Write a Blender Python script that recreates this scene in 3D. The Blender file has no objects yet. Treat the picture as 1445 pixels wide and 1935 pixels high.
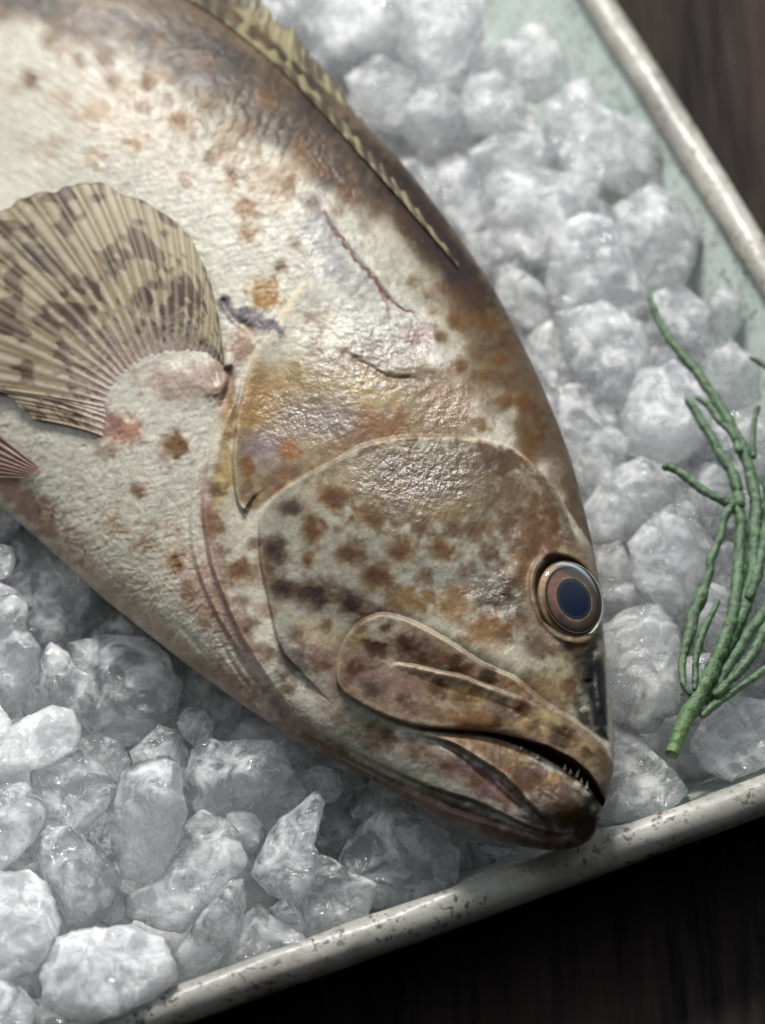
import bpy, math, numpy as np
from math import radians, pi
from mathutils import Vector, Matrix

# ------------------------------------------------------------------ camera, world, lights
scn = bpy.context.scene
W, H = 1445.0, 1935.0
PITCH = radians(52); D0 = 0.90; S = 0.24 / W            # S: metres per photo pixel in the focus plane
d_ = np.array([0, math.cos(PITCH), -math.sin(PITCH)])
r_ = np.array([1.0, 0, 0]); u_ = np.array([0, math.sin(PITCH), math.cos(PITCH)])
CAM = -D0 * d_
cd = bpy.data.cameras.new('camera'); cam = bpy.data.objects.new('camera', cd)
scn.collection.objects.link(cam); scn.camera = cam
cam.location = CAM; cam.rotation_euler = (pi / 2 - PITCH, 0, 0)
cd.sensor_fit = 'HORIZONTAL'; cd.sensor_width = 24.0; cd.lens = 24.0 * D0 / 0.24
cd.clip_start = 0.01; cd.clip_end = 100
cd.dof.use_dof = True; cd.dof.focus_distance = D0 - 0.043; cd.dof.aperture_fstop = 7.0

wd = bpy.data.worlds.new('World'); scn.world = wd; wd.use_nodes = True
wb = wd.node_tree.nodes['Background']
wb.inputs[0].default_value = (0.80, 0.90, 1.0, 1); wt = wd.node_tree        # gradient added to brighten the ice rims: bright behind the tray, dark in front
_tc = wt.nodes.new('ShaderNodeTexCoord'); _dp = wt.nodes.new('ShaderNodeVectorMath'); _dp.operation = 'DOT_PRODUCT'; _dp.inputs[1].default_value = (-0.1, 0.75, 0.65)
_mr = wt.nodes.new('ShaderNodeMapRange'); _mr.interpolation_type = 'SMOOTHSTEP'
for _k, _v in ((1, 0.1), (2, 0.85), (3, 0.032), (4, 0.85)): _mr.inputs[_k].default_value = _v
wt.links.new(_tc.outputs['Generated'], _dp.inputs[0]); wt.links.new(_dp.outputs['Value'], _mr.inputs[0]); wt.links.new(_mr.outputs[0], wb.inputs[1])

def area(name, loc, tgt, size, sy, power, col):
    l = bpy.data.lights.new(name, 'AREA'); l.shape = 'RECTANGLE'; l.size = size; l.size_y = sy
    l.energy = power; l.color = col
    o = bpy.data.objects.new(name, l); scn.collection.objects.link(o); o.location = loc
    o.rotation_euler = (Vector(tgt) - Vector(loc)).to_track_quat('-Z', 'Y').to_euler()
    return o
area('window_light', (-0.20, 1.15, 1.25), (0, 0.03, 0), 0.56, 0.30, 44, (1.0, 0.98, 0.95))
area('soft_fill_light', (-0.80, 0.12, 1.05), (0, 0, 0), 0.22, 0.22, 1.8, (0.92, 0.96, 1.0))
scn.view_settings.view_transform = 'Standard'; scn.view_settings.look = 'None'
scn.view_settings.exposure = 0; scn.view_settings.gamma = 1; scn.view_settings.use_curve_mapping = False
scn.render.engine = 'CYCLES'
cy = scn.cycles
cy.use_denoising = True; cy.max_bounces = 14; cy.transmission_bounces = 8; cy.transparent_max_bounces = 18; cy.volume_bounces = 6
cy.use_adaptive_sampling = True; cy.adaptive_threshold = 0.02
cy.caustics_reflective = False; cy.caustics_refractive = True; cy.blur_glossy = 0.2
cy.sample_clamp_indirect = 6.0

# ------------------------------------------------------------------ geometry helpers
def P(px, py, dep):
    """photo pixel + depth (in px, away from the camera) -> world point"""
    px, py, dep = np.broadcast_arrays(np.asarray(px, float), np.asarray(py, float), np.asarray(dep, float))
    D = D0 + dep * S
    X = (px - W / 2) * S / D0; Y = (H / 2 - py) * S / D0
    return CAM + D[..., None] * (d_ + X[..., None] * r_ + Y[..., None] * u_)
def depz(px, py, z):
    """depth at which the pixel's line meets the horizontal plane z (px)"""
    Y = (H / 2 - np.asarray(py, float)) * S / D0
    vz = d_[2] + Y * u_[2]
    return ((z * S - CAM[2]) / vz - D0) / S
def sstep(a, b, x):
    t = np.clip((x - a) / (b - a), 0, 1); return t * t * (3 - 2 * t)
def _hash(ix, iy, iz, seed):
    h = (ix.astype(np.int64) * 374761393 + iy.astype(np.int64) * 668265263 + iz.astype(np.int64) * 2147483647 + seed * 974711) & 0xffffffff
    h = ((h ^ (h >> 13)) * 1274126177) & 0xffffffff
    h = ((h ^ (h >> 16)) * 2246822519) & 0xffffffff
    return ((h ^ (h >> 15)) & 0xffffff) / float(0xffffff)
def noise2(x, y, seed=0):
    x, y = np.broadcast_arrays(np.asarray(x, float), np.asarray(y, float))
    return 0.72 * (_vn2(x, y, seed) + _vn2(x * 0.936 - y * 0.641 + 7.3, x * 0.641 + y * 0.936 + 3.1, seed + 101))
def _vn2(x, y, seed):
    ix = np.floor(x); iy = np.floor(y); fx = x - ix; fy = y - iy
    fx = fx * fx * fx * (fx * (fx * 6 - 15) + 10); fy = fy * fy * fy * (fy * (fy * 6 - 15) + 10)
    z = np.zeros_like(ix)
    a = _hash(ix, iy, z, seed); b = _hash(ix + 1, iy, z, seed); c = _hash(ix, iy + 1, z, seed); e = _hash(ix + 1, iy + 1, z, seed)
    return (a + (b - a) * fx) * (1 - fy) + (c + (e - c) * fx) * fy - 0.5
def fbm2(x, y, seed=0, o=4, g=0.5):
    r = 0; a = 1; t = 0
    ca, sa = math.cos(0.6), math.sin(0.6)
    for i in range(o):
        r = r + a * noise2(x, y, seed + i * 17); t += a; a *= g
        x, y = (x * ca - y * sa) * 2.03, (x * sa + y * ca) * 2.03
    return r / t * 2
def noise3(p, seed=0):
    i = np.floor(p); f = p - i; f = f * f * (3 - 2 * f); r = 0
    for dx in (0, 1):
        for dy in (0, 1):
            for dz in (0, 1):
                w = (f[:, 0] if dx else 1 - f[:, 0]) * (f[:, 1] if dy else 1 - f[:, 1]) * (f[:, 2] if dz else 1 - f[:, 2])
                r = r + w * _hash(i[:, 0] + dx, i[:, 1] + dy, i[:, 2] + dz, seed)
    return r - 0.5
def catmull(pts, n):
    """smooth curve through pts, n samples evenly spaced by parameter"""
    p = np.asarray(pts, float); m = len(p)
    pad = np.vstack([2 * p[0] - p[1], p, 2 * p[-1] - p[-2]])
    t = np.linspace(0, m - 1, n); i = np.minimum(t.astype(int), m - 2); f = (t - i)[:, None]
    a, b, c, e = pad[i], pad[i + 1], pad[i + 2], pad[i + 3]
    return 0.5 * (2 * b + (c - a) * f + (2 * a - 5 * b + 4 * c - e) * f ** 2 + (3 * b - a - 3 * c + e) * f ** 3)
def curve_dist(px, py, pts, cut, n=None):
    """signed distance (right-hand side of travel is positive) and parameter along a smooth curve; far points get cut"""
    if cut >= 1000 and px.ndim == 2 and px.size > 50000:
        k = 6; i0 = np.unique(np.append(np.arange(0, px.shape[0], k), px.shape[0] - 1)); j0 = np.unique(np.append(np.arange(0, px.shape[1], k), px.shape[1] - 1))
        b, t = curve_dist(px[np.ix_(i0, j0)], py[np.ix_(i0, j0)], pts, cut, n)
        def up(q):
            q = np.stack([np.interp(np.arange(px.shape[1]), j0, r) for r in q])
            return np.stack([np.interp(np.arange(px.shape[0]), i0, q[:, c_]) for c_ in range(q.shape[1])], 1)
        return up(b), up(t)
    m = len(pts); c = catmull(pts, n or (m - 1) * 5 + 1)
    bd = np.full(px.shape, float(cut)); bs = np.ones(px.shape); bt = np.zeros(px.shape)
    sel = np.where((px > c[:, 0].min() - cut) & (px < c[:, 0].max() + cut) & (py > c[:, 1].min() - cut) & (py < c[:, 1].max() + cut))
    if not len(sel[0]): return bd, bt
    x = px[sel]; y = py[sel]; D = np.full(x.shape, float(cut)); Sg = np.ones(x.shape); T = np.zeros(x.shape)
    K = len(c) - 1
    for k in range(K):
        a = c[k]; v = c[k + 1] - a; L = v @ v + 1e-9
        t = np.clip(((x - a[0]) * v[0] + (y - a[1]) * v[1]) / L, 0, 1)
        dd = np.hypot(x - a[0] - t * v[0], y - a[1] - t * v[1])
        cr = v[0] * (y - a[1]) - v[1] * (x - a[0])
        q = dd < D - 1e-6
        D[q] = dd[q]; Sg[q] = np.where(cr[q] >= 0, 1, -1); T[q] = (k + t[q]) / K
    bd[sel] = D * Sg; bt[sel] = T
    return bd, bt
def mesh_obj(name, co, faces, mat, parent=None, cols=None, uv=None, smooth=True, extra=None):
    me = bpy.data.meshes.new(name)
    co = np.asarray(co, np.float32).reshape(-1, 3)
    me.vertices.add(len(co)); me.vertices.foreach_set('co', co.ravel())
    if isinstance(faces, list):
        tot = np.array([len(f) for f in faces]); flat = np.concatenate([np.asarray(f) for f in faces])
    else:
        tot = np.full(len(faces), faces.shape[1]); flat = faces.ravel()
    me.loops.add(len(flat)); me.loops.foreach_set('vertex_index', flat.astype(np.int32))
    me.polygons.add(len(tot)); me.polygons.foreach_set('loop_start', np.concatenate([[0], np.cumsum(tot)[:-1]]).astype(np.int32))
    me.polygons.foreach_set('loop_total', tot.astype(np.int32))
    me.update(calc_edges=True)
    me.polygons.foreach_set('use_smooth', np.full(len(tot), smooth))
    if cols is not None:
        at = me.attributes.new('pigment', 'FLOAT_COLOR', 'POINT')
        c4 = np.ones((len(co), 4), np.float32); c4[:, :3] = cols.reshape(-1, 3); at.data.foreach_set('color', c4.ravel())
    if uv is not None:
        l = me.uv_layers.new(name='UVMap'); l.data.foreach_set('uv', uv.reshape(-1, 2)[flat].astype(np.float32).ravel())
    for k, v in (extra or {}).items():
        at = me.attributes.new(k, 'FLOAT', 'POINT'); at.data.foreach_set('value', v.ravel().astype(np.float32))
    me.validate()
    o = bpy.data.objects.new(name, me); scn.collection.objects.link(o)
    if mat: me.materials.append(mat)
    if parent: o.parent = parent
    return o
def grid_faces(n, m, wrap=False):
    i = np.arange(n - 1)[:, None]; j = np.arange(m if wrap else m - 1)[None, :]
    a = i * m + j; b = i * m + (j + 1) % m
    return np.stack([a, b, b + m, a + m], -1).reshape(-1, 4)
def tag(o, label=None, cat=None, group=None, kind=None):
    if label: o['label'] = label
    if cat: o['category'] = cat
    if group: o['group'] = group
    if kind: o['kind'] = kind
    return o
def empty(name, loc):
    o = bpy.data.objects.new(name, None); scn.collection.objects.link(o); o.location = loc; o.empty_display_size = 0.02
    return o
def reparent(o, root):
    o.parent = root; o.matrix_parent_inverse = Matrix.Translation(-Vector(root.location))
def tube(path, rad, seg=16, cap=True):
    """path (n,3), rad (n,) -> closed tube"""
    path = np.asarray(path, float); n = len(path)
    T = np.gradient(path, axis=0); T /= np.linalg.norm(T, axis=1)[:, None]
    N = np.cross(T, [0.3, 0.2, 1.0]); N /= np.linalg.norm(N, axis=1)[:, None]; B = np.cross(T, N)
    a = np.linspace(0, 2 * pi, seg, endpoint=False)
    rad = np.asarray(rad); rad = rad[:, None] if rad.ndim == 1 else rad
    co = path[:, None, :] + (np.cos(a)[None, :, None] * N[:, None] + np.sin(a)[None, :, None] * B[:, None]) * rad[..., None]
    f = [list(q) for q in grid_faces(n, seg, True)]
    co = co.reshape(-1, 3)
    co = np.vstack([co, path[0], path[-1]])
    for j in range(seg):
        f.append([(j + 1) % seg, j, n * seg]); f.append([(n - 1) * seg + j, (n - 1) * seg + (j + 1) % seg, n * seg + 1])
    return co, f
def lin(c):
    c = np.asarray(c, float) / 255.0
    return np.where(c <= 0.04045, c / 12.92, ((c + 0.055) / 1.055) ** 2.4)

# ------------------------------------------------------------------ materials
class NT:
    def __init__(s, name):
        s.m = bpy.data.materials.new(name); s.m.use_nodes = True; s.t = s.m.node_tree; s.t.nodes.clear()
        s.out = s.t.nodes.new('ShaderNodeOutputMaterial')
    def n(s, typ, ins=None, **kw):
        q = s.t.nodes.new(typ)
        for k, v in kw.items(): setattr(q, k, v)
        for k, v in (ins or {}).items():
            if isinstance(v, bpy.types.NodeSocket): s.t.links.new(v, q.inputs[k])
            elif isinstance(v, bpy.types.Node): s.t.links.new(v.outputs[0], q.inputs[k])
            else: q.inputs[k].default_value = v
        return q
    def noise(s, scale, vec, detail=3, rough=0.5, dist=0.0):
        return s.n('ShaderNodeTexNoise', {'Scale': scale, 'Detail': detail, 'Roughness': rough, 'Distortion': dist, 'Vector': vec}).outputs[0]
    def ramp(s, fac, stops):
        q = s.n('ShaderNodeValToRGB', {'Fac': fac}); e = q.color_ramp.elements
        while len(e) < len(stops): e.new(0.5)
        for k, (p, c) in enumerate(stops):
            e[k].position = p; e[k].color = (c, c, c, 1) if isinstance(c, (int, float)) else (*c, 1)
        return q.outputs[0]
    def math(s, op, a, b=0.0, clamp=False):
        return s.n('ShaderNodeMath', {0: a, 1: b}, operation=op, use_clamp=clamp).outputs[0]
    def mix(s, fac, a, b, mode='MIX'):
        q = s.n('ShaderNodeMix', {0: fac, 6: a, 7: b}, data_type='RGBA', blend_type=mode); return q.outputs[2]
    def maprange(s, v, a, b, c, e):
        return s.n('ShaderNodeMapRange', {0: v, 1: a, 2: b, 3: c, 4: e}).outputs[0]
    def bump(s, h, strength, dist, normal=None):
        i = {'Height': h, 'Strength': strength, 'Distance': dist}
        if normal is not None: i['Normal'] = normal
        return s.n('ShaderNodeBump', i).outputs[0]
    def done(s, sh):
        s.t.links.new(sh.outputs[0] if isinstance(sh, bpy.types.Node) else sh, s.out.inputs[0]); return s.m

def ice_mat(name, clear_lo, clear_hi, dens, tint=(0.985, 0.992, 1.0)):
    n = NT(name)
    tc = n.n('ShaderNodeTexCoord').outputs['Object']
    oi = n.n('ShaderNodeObjectInfo').outputs['Random']
    off = n.n('ShaderNodeVectorMath', {0: tc, 1: n.n('ShaderNodeCombineXYZ', {0: oi, 1: n.math('MULTIPLY', oi, 7.3), 2: oi})}, operation='ADD').outputs[0]
    cl = n.noise(115, off, 6, 0.62, 0.8)
    fac = n.maprange(cl, 0.43, 0.65, clear_lo, clear_hi)
    fine = n.noise(1100, off, 3, 0.6)
    med = n.noise(260, off, 3, 0.55, 0.6)
    low = n.noise(95, off, 2, 0.5, 0.3)
    streak = n.noise(70, n.n('ShaderNodeMapping', {'Vector': off, 'Scale': (1, 7, 2), 'Rotation': (0.4, 0.9, 0.3)}).outputs[0], 4, 0.6)
    pit = n.maprange(n.noise(520, off, 2, 0.5, 0.5), 0.56, 0.68, 0, 1)
    patch = n.maprange(n.noise(60, off, 3, 0.6), 0.5, 0.62, 0, 1)
    h = n.math('ADD', n.math('MULTIPLY', med, 0.55), n.math('ADD', n.math('MULTIPLY', fine, 0.015), n.math('ADD', n.math('MULTIPLY', low, 1.1), n.math('MULTIPLY', streak, 0.4))))
    h = n.math('ADD', h, n.math('MULTIPLY', n.math('MULTIPLY', pit, patch), 0.28))
    nor = n.bump(h, 0.7, 0.0030)
    g = n.n('ShaderNodeBsdfPrincipled', {'Base Color': (0.985, 0.993, 0.995, 1), 'Transmission Weight': 1.0, 'Roughness': n.maprange(streak, 0.42, 0.7, 0.02, 0.16), 'IOR': 1.31, 'Normal': nor})
    m = n.n('ShaderNodeBsdfPrincipled', {'Base Color': (*tint, 1), 'Roughness': 0.07, 'IOR': 1.31, 'Subsurface Weight': 1.0, 'Subsurface Radius': (1.0, 1.05, 1.1),
                                         'Subsurface Scale': 0.018, 'Normal': nor})
    fr = n.n('ShaderNodeFresnel', {'IOR': 1.58, 'Normal': nor})
    thin = n.n('ShaderNodeMixShader', {0: fr.outputs[0], 1: n.n('ShaderNodeBsdfTransparent', {'Color': (0.98, 0.99, 0.99, 1)}), 2: n.n('ShaderNodeBsdfGlossy', {'Roughness': 0.035, 'Normal': nor})})
    g2 = n.n('ShaderNodeMixShader', {0: 0.7, 1: g, 2: thin})
    if dens:
        v = n.n('ShaderNodeVolumeScatter', {'Color': (0.995, 0.998, 1.0, 1), 'Density': dens, 'Anisotropy': 0.2})
        n.t.links.new(v.outputs[0], n.out.inputs[1])
    return n.done(n.n('ShaderNodeMixShader', {0: fac, 1: g2, 2: m}))
M_ice = ice_mat('ice_clear', 0.02, 0.66, 34)
M_ice_milky = ice_mat('ice_milky', 0.35, 1.0, 90)
M_ice_back = ice_mat('ice_frosted', 0.08, 0.60, 75, (1.0, 1.0, 1.0))
M_ice_bed = ice_mat('ice_bed', 0.5, 0.9, 0, (0.97, 0.98, 0.985))

def skin_mat():
    n = NT('fish_skin')
    tc = n.n('ShaderNodeTexCoord').outputs['Object']
    col = n.n('ShaderNodeAttribute', attribute_name='pigment').outputs['Color']
    rough_a = n.n('ShaderNodeAttribute', attribute_name='pebble').outputs['Fac']
    sp = n.noise(1500, tc, 4, 0.7)
    gr = n.noise(420, tc, 5, 0.65)
    c1 = n.mix(n.maprange(sp, 0.42, 0.68, 0.0, 0.42), col, n.mix(1.0, col, (0.42, 0.33, 0.27, 1), 'MULTIPLY'))
    rough_a = n.math('MULTIPLY', rough_a, 0.6)
    c2 = n.mix(n.maprange(gr, 0.45, 0.75, 0.0, 0.35), c1, n.mix(1.0, c1, (1.42, 1.38, 1.28, 1), 'MULTIPLY'))
    peb = n.noise(750, tc, 3, 0.6, 0.3)
    peb2 = n.noise(330, tc, 4, 0.6)
    h = n.math('ADD', n.math('MULTIPLY', peb, rough_a), n.math('MULTIPLY', n.math('MULTIPLY', peb2, rough_a), 2.2))
    h = n.math('ADD', h, n.math('MULTIPLY', sp, 0.10))
    nor = n.bump(h, 0.8, 0.0008)
    wet = n.noise(120, tc, 4, 0.6)
    rg = n.maprange(wet, 0.35, 0.65, 0.33, 0.6)
    rg = n.math('MULTIPLY', rg, n.maprange(rough_a, 0.15, 0.6, 1.0, 0.62))
    b = n.n('ShaderNodeBsdfPrincipled', {'Base Color': c2, 'Roughness': rg, 'Normal': nor, 'Subsurface Weight': 0.12, 'Subsurface Radius': (1.2, 0.5, 0.3),
                                         'Subsurface Scale': 0.0012, 'Specular IOR Level': n.maprange(rough_a, 0.10, 0.5, 0.16, 0.5), 'Coat Weight': n.maprange(rough_a, 0.12, 0.5, 0.05, 0.5), 'Coat Roughness': 0.10, 'Coat Normal': nor})
    return n.done(b)
M_skin = skin_mat()
def fin_mat():
    n = NT('fin_membrane')
    tc = n.n('ShaderNodeTexCoord').outputs['Object']
    col = n.n('ShaderNodeAttribute', attribute_name='pigment').outputs['Color']
    sp = n.noise(1100, tc, 4, 0.7)
    c1 = n.mix(n.maprange(sp, 0.42, 0.7, 0.0, 0.4), col, n.mix(1.0, col, (0.45, 0.36, 0.32, 1), 'MULTIPLY'))
    nor = n.bump(sp, 0.3, 0.0006)
    b = n.n('ShaderNodeBsdfPrincipled', {'Base Color': c1, 'Roughness': 0.45, 'Specular IOR Level': 0.3, 'Normal': nor, 'Coat Weight': 0.08, 'Coat Roughness': 0.15})
    t = n.n('ShaderNodeBsdfTranslucent', {'Color': c1})
    return n.done(n.n('ShaderNodeMixShader', {0: 0.28, 1: b, 2: t}))
M_fin = fin_mat()
def simple(name, col, rough=0.4, coat=0.0, **kw):
    n = NT(name); i = {'Base Color': (*col, 1), 'Roughness': rough, 'Coat Weight': coat, 'Coat Roughness': 0.03}; i.update(kw)
    return n.done(n.n('ShaderNodeBsdfPrincipled', i))
def attr_mat(name, rough, coat, coatr=0.03, sc=2500, amt=0.2):
    n = NT(name); tc = n.n('ShaderNodeTexCoord').outputs['Object']
    col = n.n('ShaderNodeAttribute', attribute_name='pigment').outputs['Color']
    c = n.mix(n.maprange(n.noise(sc, tc, 4, 0.7), 0.4, 0.7, 0, amt), col, (0.02, 0.015, 0.01, 1))
    return n.done(n.n('ShaderNodeBsdfPrincipled', {'Base Color': c, 'Roughness': rough, 'Coat Weight': coat, 'Coat Roughness': coatr}))
M_iris = attr_mat('iris', 0.35, 0.3)
M_pupil = simple('pupil', (0.002, 0.012, 0.045), 0.25, 0.5)
M_tooth = simple('tooth', (0.42, 0.33, 0.24), 0.3, 0.3)
def cornea():
    n = NT('cornea')
    fr = n.n('ShaderNodeFresnel', {'IOR': 1.24})
    return n.done(n.n('ShaderNodeMixShader', {0: n.math('MULTIPLY', fr.outputs[0], 1.0), 1: n.n('ShaderNodeBsdfTransparent', {'Color': (0.97, 0.97, 0.96, 1)}), 2: n.n('ShaderNodeBsdfGlossy', {'Roughness': 0.04})}))
M_cornea = cornea()
def enamel(name, base, chips):
    n = NT(name); tc = n.n('ShaderNodeTexCoord').outputs['Object']
    cloud = n.noise(28, tc, 5, 0.6)
    c = n.mix(n.maprange(cloud, 0.35, 0.65, 0, 1), (*base[0], 1), (*base[1], 1))
    st = n.noise(55, n.n('ShaderNodeMapping', {'Vector': tc, 'Scale': (1, 1, 0.5)}).outputs[0], 6, 0.7, 1.0)
    c = n.mix(n.maprange(st, 0.54, 0.72, 0, 0.75 * chips), c, (0.17, 0.12, 0.07, 1))
    v = n.n('ShaderNodeTexVoronoi', {'Scale': 240, 'Vector': tc, 'Randomness': 1.0})
    big = n.noise(75, tc, 4, 0.65)
    spk = n.math('MULTIPLY', n.maprange(v.outputs['Distance'], 0.10, 0.30, 1, 0), n.maprange(big, 0.44, 0.56, 0, 1))
    ch = n.noise(420, tc, 4, 0.62, 0.4)
    chip = n.math('MULTIPLY', n.maprange(ch, 0.57, 0.62, 0, 1), n.maprange(big, 0.40, 0.55, 0, 1))
    f = n.math('MULTIPLY', n.math('MAXIMUM', spk, chip), chips, True)
    c = n.mix(f, c, n.mix(n.noise(600, tc, 2), (0.022, 0.016, 0.012, 1), (0.14, 0.085, 0.045, 1)))
    nor = n.bump(n.math('ADD', n.math('MULTIPLY', f, -0.5), n.math('MULTIPLY', n.noise(140, tc, 3), 0.8)), 0.5, 0.0007)
    return n.done(n.n('ShaderNodeBsdfPrincipled', {'Base Color': c, 'Roughness': n.maprange(n.noise(300, tc, 3), 0.3, 0.7, 0.36, 0.62), 'Normal': nor, 'Coat Weight': 0.1, 'Coat Roughness': 0.15}))
M_rim = enamel('rim_glaze', ((0.22, 0.21, 0.18), (0.42, 0.405, 0.35)), 1.0)
M_well = enamel('well_glaze', ((0.34, 0.40, 0.37), (0.48, 0.53, 0.49)), 0.8)
def wood():
    n = NT('dark_wood'); tc = n.n('ShaderNodeTexCoord').outputs['Object']
    v = n.n('ShaderNodeMapping', {'Vector': tc, 'Scale': (1, 0.06, 1), 'Rotation': (0, 0, radians(-3))}).outputs[0]
    g = n.noise(260, v, 6, 0.65, 0.2); g2 = n.noise(45, v, 4, 0.6)
    c = n.mix(n.maprange(g, 0.35, 0.7, 0, 1), (0.006, 0.005, 0.005, 1), (0.034, 0.026, 0.023, 1))
    c = n.mix(n.maprange(g2, 0.4, 0.65, 0, 0.6), c, (0.056, 0.040, 0.032, 1))
    cross = n.noise(300, n.n('ShaderNodeMapping', {'Vector': tc, 'Scale': (0.15, 1, 1)}).outputs[0], 3, 0.6)
    c = n.mix(n.maprange(cross, 0.5, 0.7, 0, 0.35), c, (0.018, 0.014, 0.013, 1))
    nor = n.bump(g, 0.5, 0.001)
    return n.done(n.n('ShaderNodeBsdfPrincipled', {'Base Color': c, 'Roughness': 0.8, 'Specular IOR Level': 0.08, 'Normal': nor}))
M_wood = wood()
def herb_mat():
    n = NT('samphire_green'); tc = n.n('ShaderNodeTexCoord').outputs['Object']
    a = n.noise(320, tc, 5, 0.65); b = n.noise(1400, tc, 3, 0.6)
    c = n.mix(n.maprange(a, 0.38, 0.62, 0, 1), (0.018, 0.058, 0.020, 1), (0.11, 0.19, 0.085, 1))
    c = n.mix(n.maprange(b, 0.55, 0.75, 0, 0.5), c, (0.28, 0.34, 0.22, 1))
    low = n.n('ShaderNodeAttribute', attribute_name='base').outputs['Fac']
    c = n.mix(n.math('MULTIPLY', low, 0.5), c, (0.14, 0.26, 0.05, 1))
    return n.done(n.n('ShaderNodeBsdfPrincipled', {'Base Color': c, 'Roughness': 0.30, 'Normal': n.bump(n.math('ADD', a, n.math('MULTIPLY', b, 0.6)), 0.8, 0.0009), 'Subsurface Weight': 0.15,
                                                   'Subsurface Radius': (0.4, 1, 0.3), 'Subsurface Scale': 0.001, 'Coat Weight': 0.0}))
M_herb = herb_mat()

# ------------------------------------------------------------------ table and tray
ZF, ZR, RR = -330.0, -112.0, 34.0          # tray floor, rim centre height, rim radius (px)
tb = mesh_obj('table_surface', [(-2, -2, (ZF - 14) * S), (2, -2, (ZF - 14) * S), (2, 3, (ZF - 14) * S), (-2, 3, (ZF - 14) * S)], np.array([[0, 1, 2, 3]]), M_wood)
tag(tb, 'dark wooden table boards under the tray', kind='structure')
def hit(px, py, z): return P(px, py, depz(px, py, z))
A_, B_ = hit(215, 1945, ZR), hit(1445, 1503, ZR)
E_, F_ = hit(1127, 0, ZR), hit(1447, 512, ZR)
v1 = (A_ - B_)[:2]; v2 = (E_ - F_)[:2]
s_ = np.linalg.solve(np.array([[v1[0], -v2[0]], [v1[1], -v2[1]]]), (F_ - B_)[:2])
K0 = B_[:2] + v1 * s_[0]; e1 = v1 / np.linalg.norm(v1); e2 = v2 / np.linalg.norm(v2)
LX, LY = 0.52, 0.86
corners = [K0, K0 + e1 * LX, K0 + e1 * LX + e2 * LY, K0 + e2 * LY]
def rounded(cor, rad, seg=12, step=0.006):
    out = []; n = len(cor)
    arcs = []
    for i in range(n):
        p = cor[i]; a = cor[i - 1] - p; b = cor[(i + 1) % n] - p
        a /= np.linalg.norm(a); b /= np.linalg.norm(b)
        th = math.acos(a @ b); t = rad / math.tan(th / 2)
        c = p + (a + b) / np.linalg.norm(a + b) * rad / math.sin(th / 2)
        s, e = p + a * t - c, p + b * t - c
        a0, a1 = math.atan2(s[1], s[0]), math.atan2(e[1], e[0])
        da = (a1 - a0 + pi) % (2 * pi) - pi
        arcs.append([c + rad * np.array([math.cos(a0 + da * k / seg), math.sin(a0 + da * k / seg)]) for k in range(seg + 1)])
    for i in range(n):
        out += arcs[i]
        p, q = arcs[i][-1], arcs[(i + 1) % n][0]; m = max(2, int(np.linalg.norm(q - p) / step))
        out += [p + (q - p) * k / m for k in range(1, m)]
    return np.array(out)
path = rounded(corners, 0.028)
NP_ = len(path)
T = np.roll(path, -1, 0) - np.roll(path, 1, 0); T /= np.linalg.norm(T, axis=1)[:, None]
ctr = path.mean(0); Nn = np.stack([T[:, 1], -T[:, 0]], 1)
if ((path - ctr) * Nn).sum() < 0: Nn = -Nn
arc = np.arange(NP_) * 0.006
def sweep(name, prof, mat, parent, wob=0.0, closed=True, floor=False):
    prof = np.array(prof, float)
    n1 = noise2(arc[:, None] * 22 + 3, np.arange(len(prof))[None, :] * 0.25, 5) * wob
    n2 = noise2(arc[:, None] * 60 + 9, np.arange(len(prof))[None, :] * 0.35, 8) * wob * 0.8
    o = prof[None, :, 0] + n1 + n2; z = prof[None, :, 1] + n1 * 0.6 - n2
    xy = path[:, None, :] + Nn[:, None, :] * (o * S)[..., None]
    co = np.concatenate([xy, (z * S)[..., None]], -1)
    m = len(prof); f = []
    co = np.concatenate([co, co[:1]], 0)
    fa = grid_faces(NP_ + 1, m, closed)
    co = co.reshape(-1, 3)
    f = [list(q) for q in fa]
    if floor: f.append([i * m for i in range(NP_)])
    return mesh_obj(name, co, f, mat, parent)
tray = empty('serving_tray', (*(K0 + (e1 * LX + e2 * LY) / 2), ZF * S))
tag(tray, 'rectangular pale green glazed tray with speckled rolled rim, filled with ice', 'tray')
ang = np.linspace(0, 2 * pi, 28, endpoint=False)
o = sweep('rim', [(RR * 1.02 * math.cos(a), ZR + RR * math.sin(a)) for a in ang], M_rim, None, 3.5); reparent(o, tray)
wall = [(-6 - 205, ZF), (-200, ZF + 3), (-185, ZF + 14), (-170, ZF + 35), (-120, ZF + 95), (-70, ZF + 155), (-22, ZR - 8)]
o = sweep('well', wall, M_well, None, 0, False, True); reparent(o, tray)
wall2 = [(10, ZR - 22), (-40, ZF + 140), (-110, ZF + 60), (-165, ZF), (-185, ZF - 12)]
o = sweep('outer_wall', wall2, M_rim, None, 0, False, False); reparent(o, tray)

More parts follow.
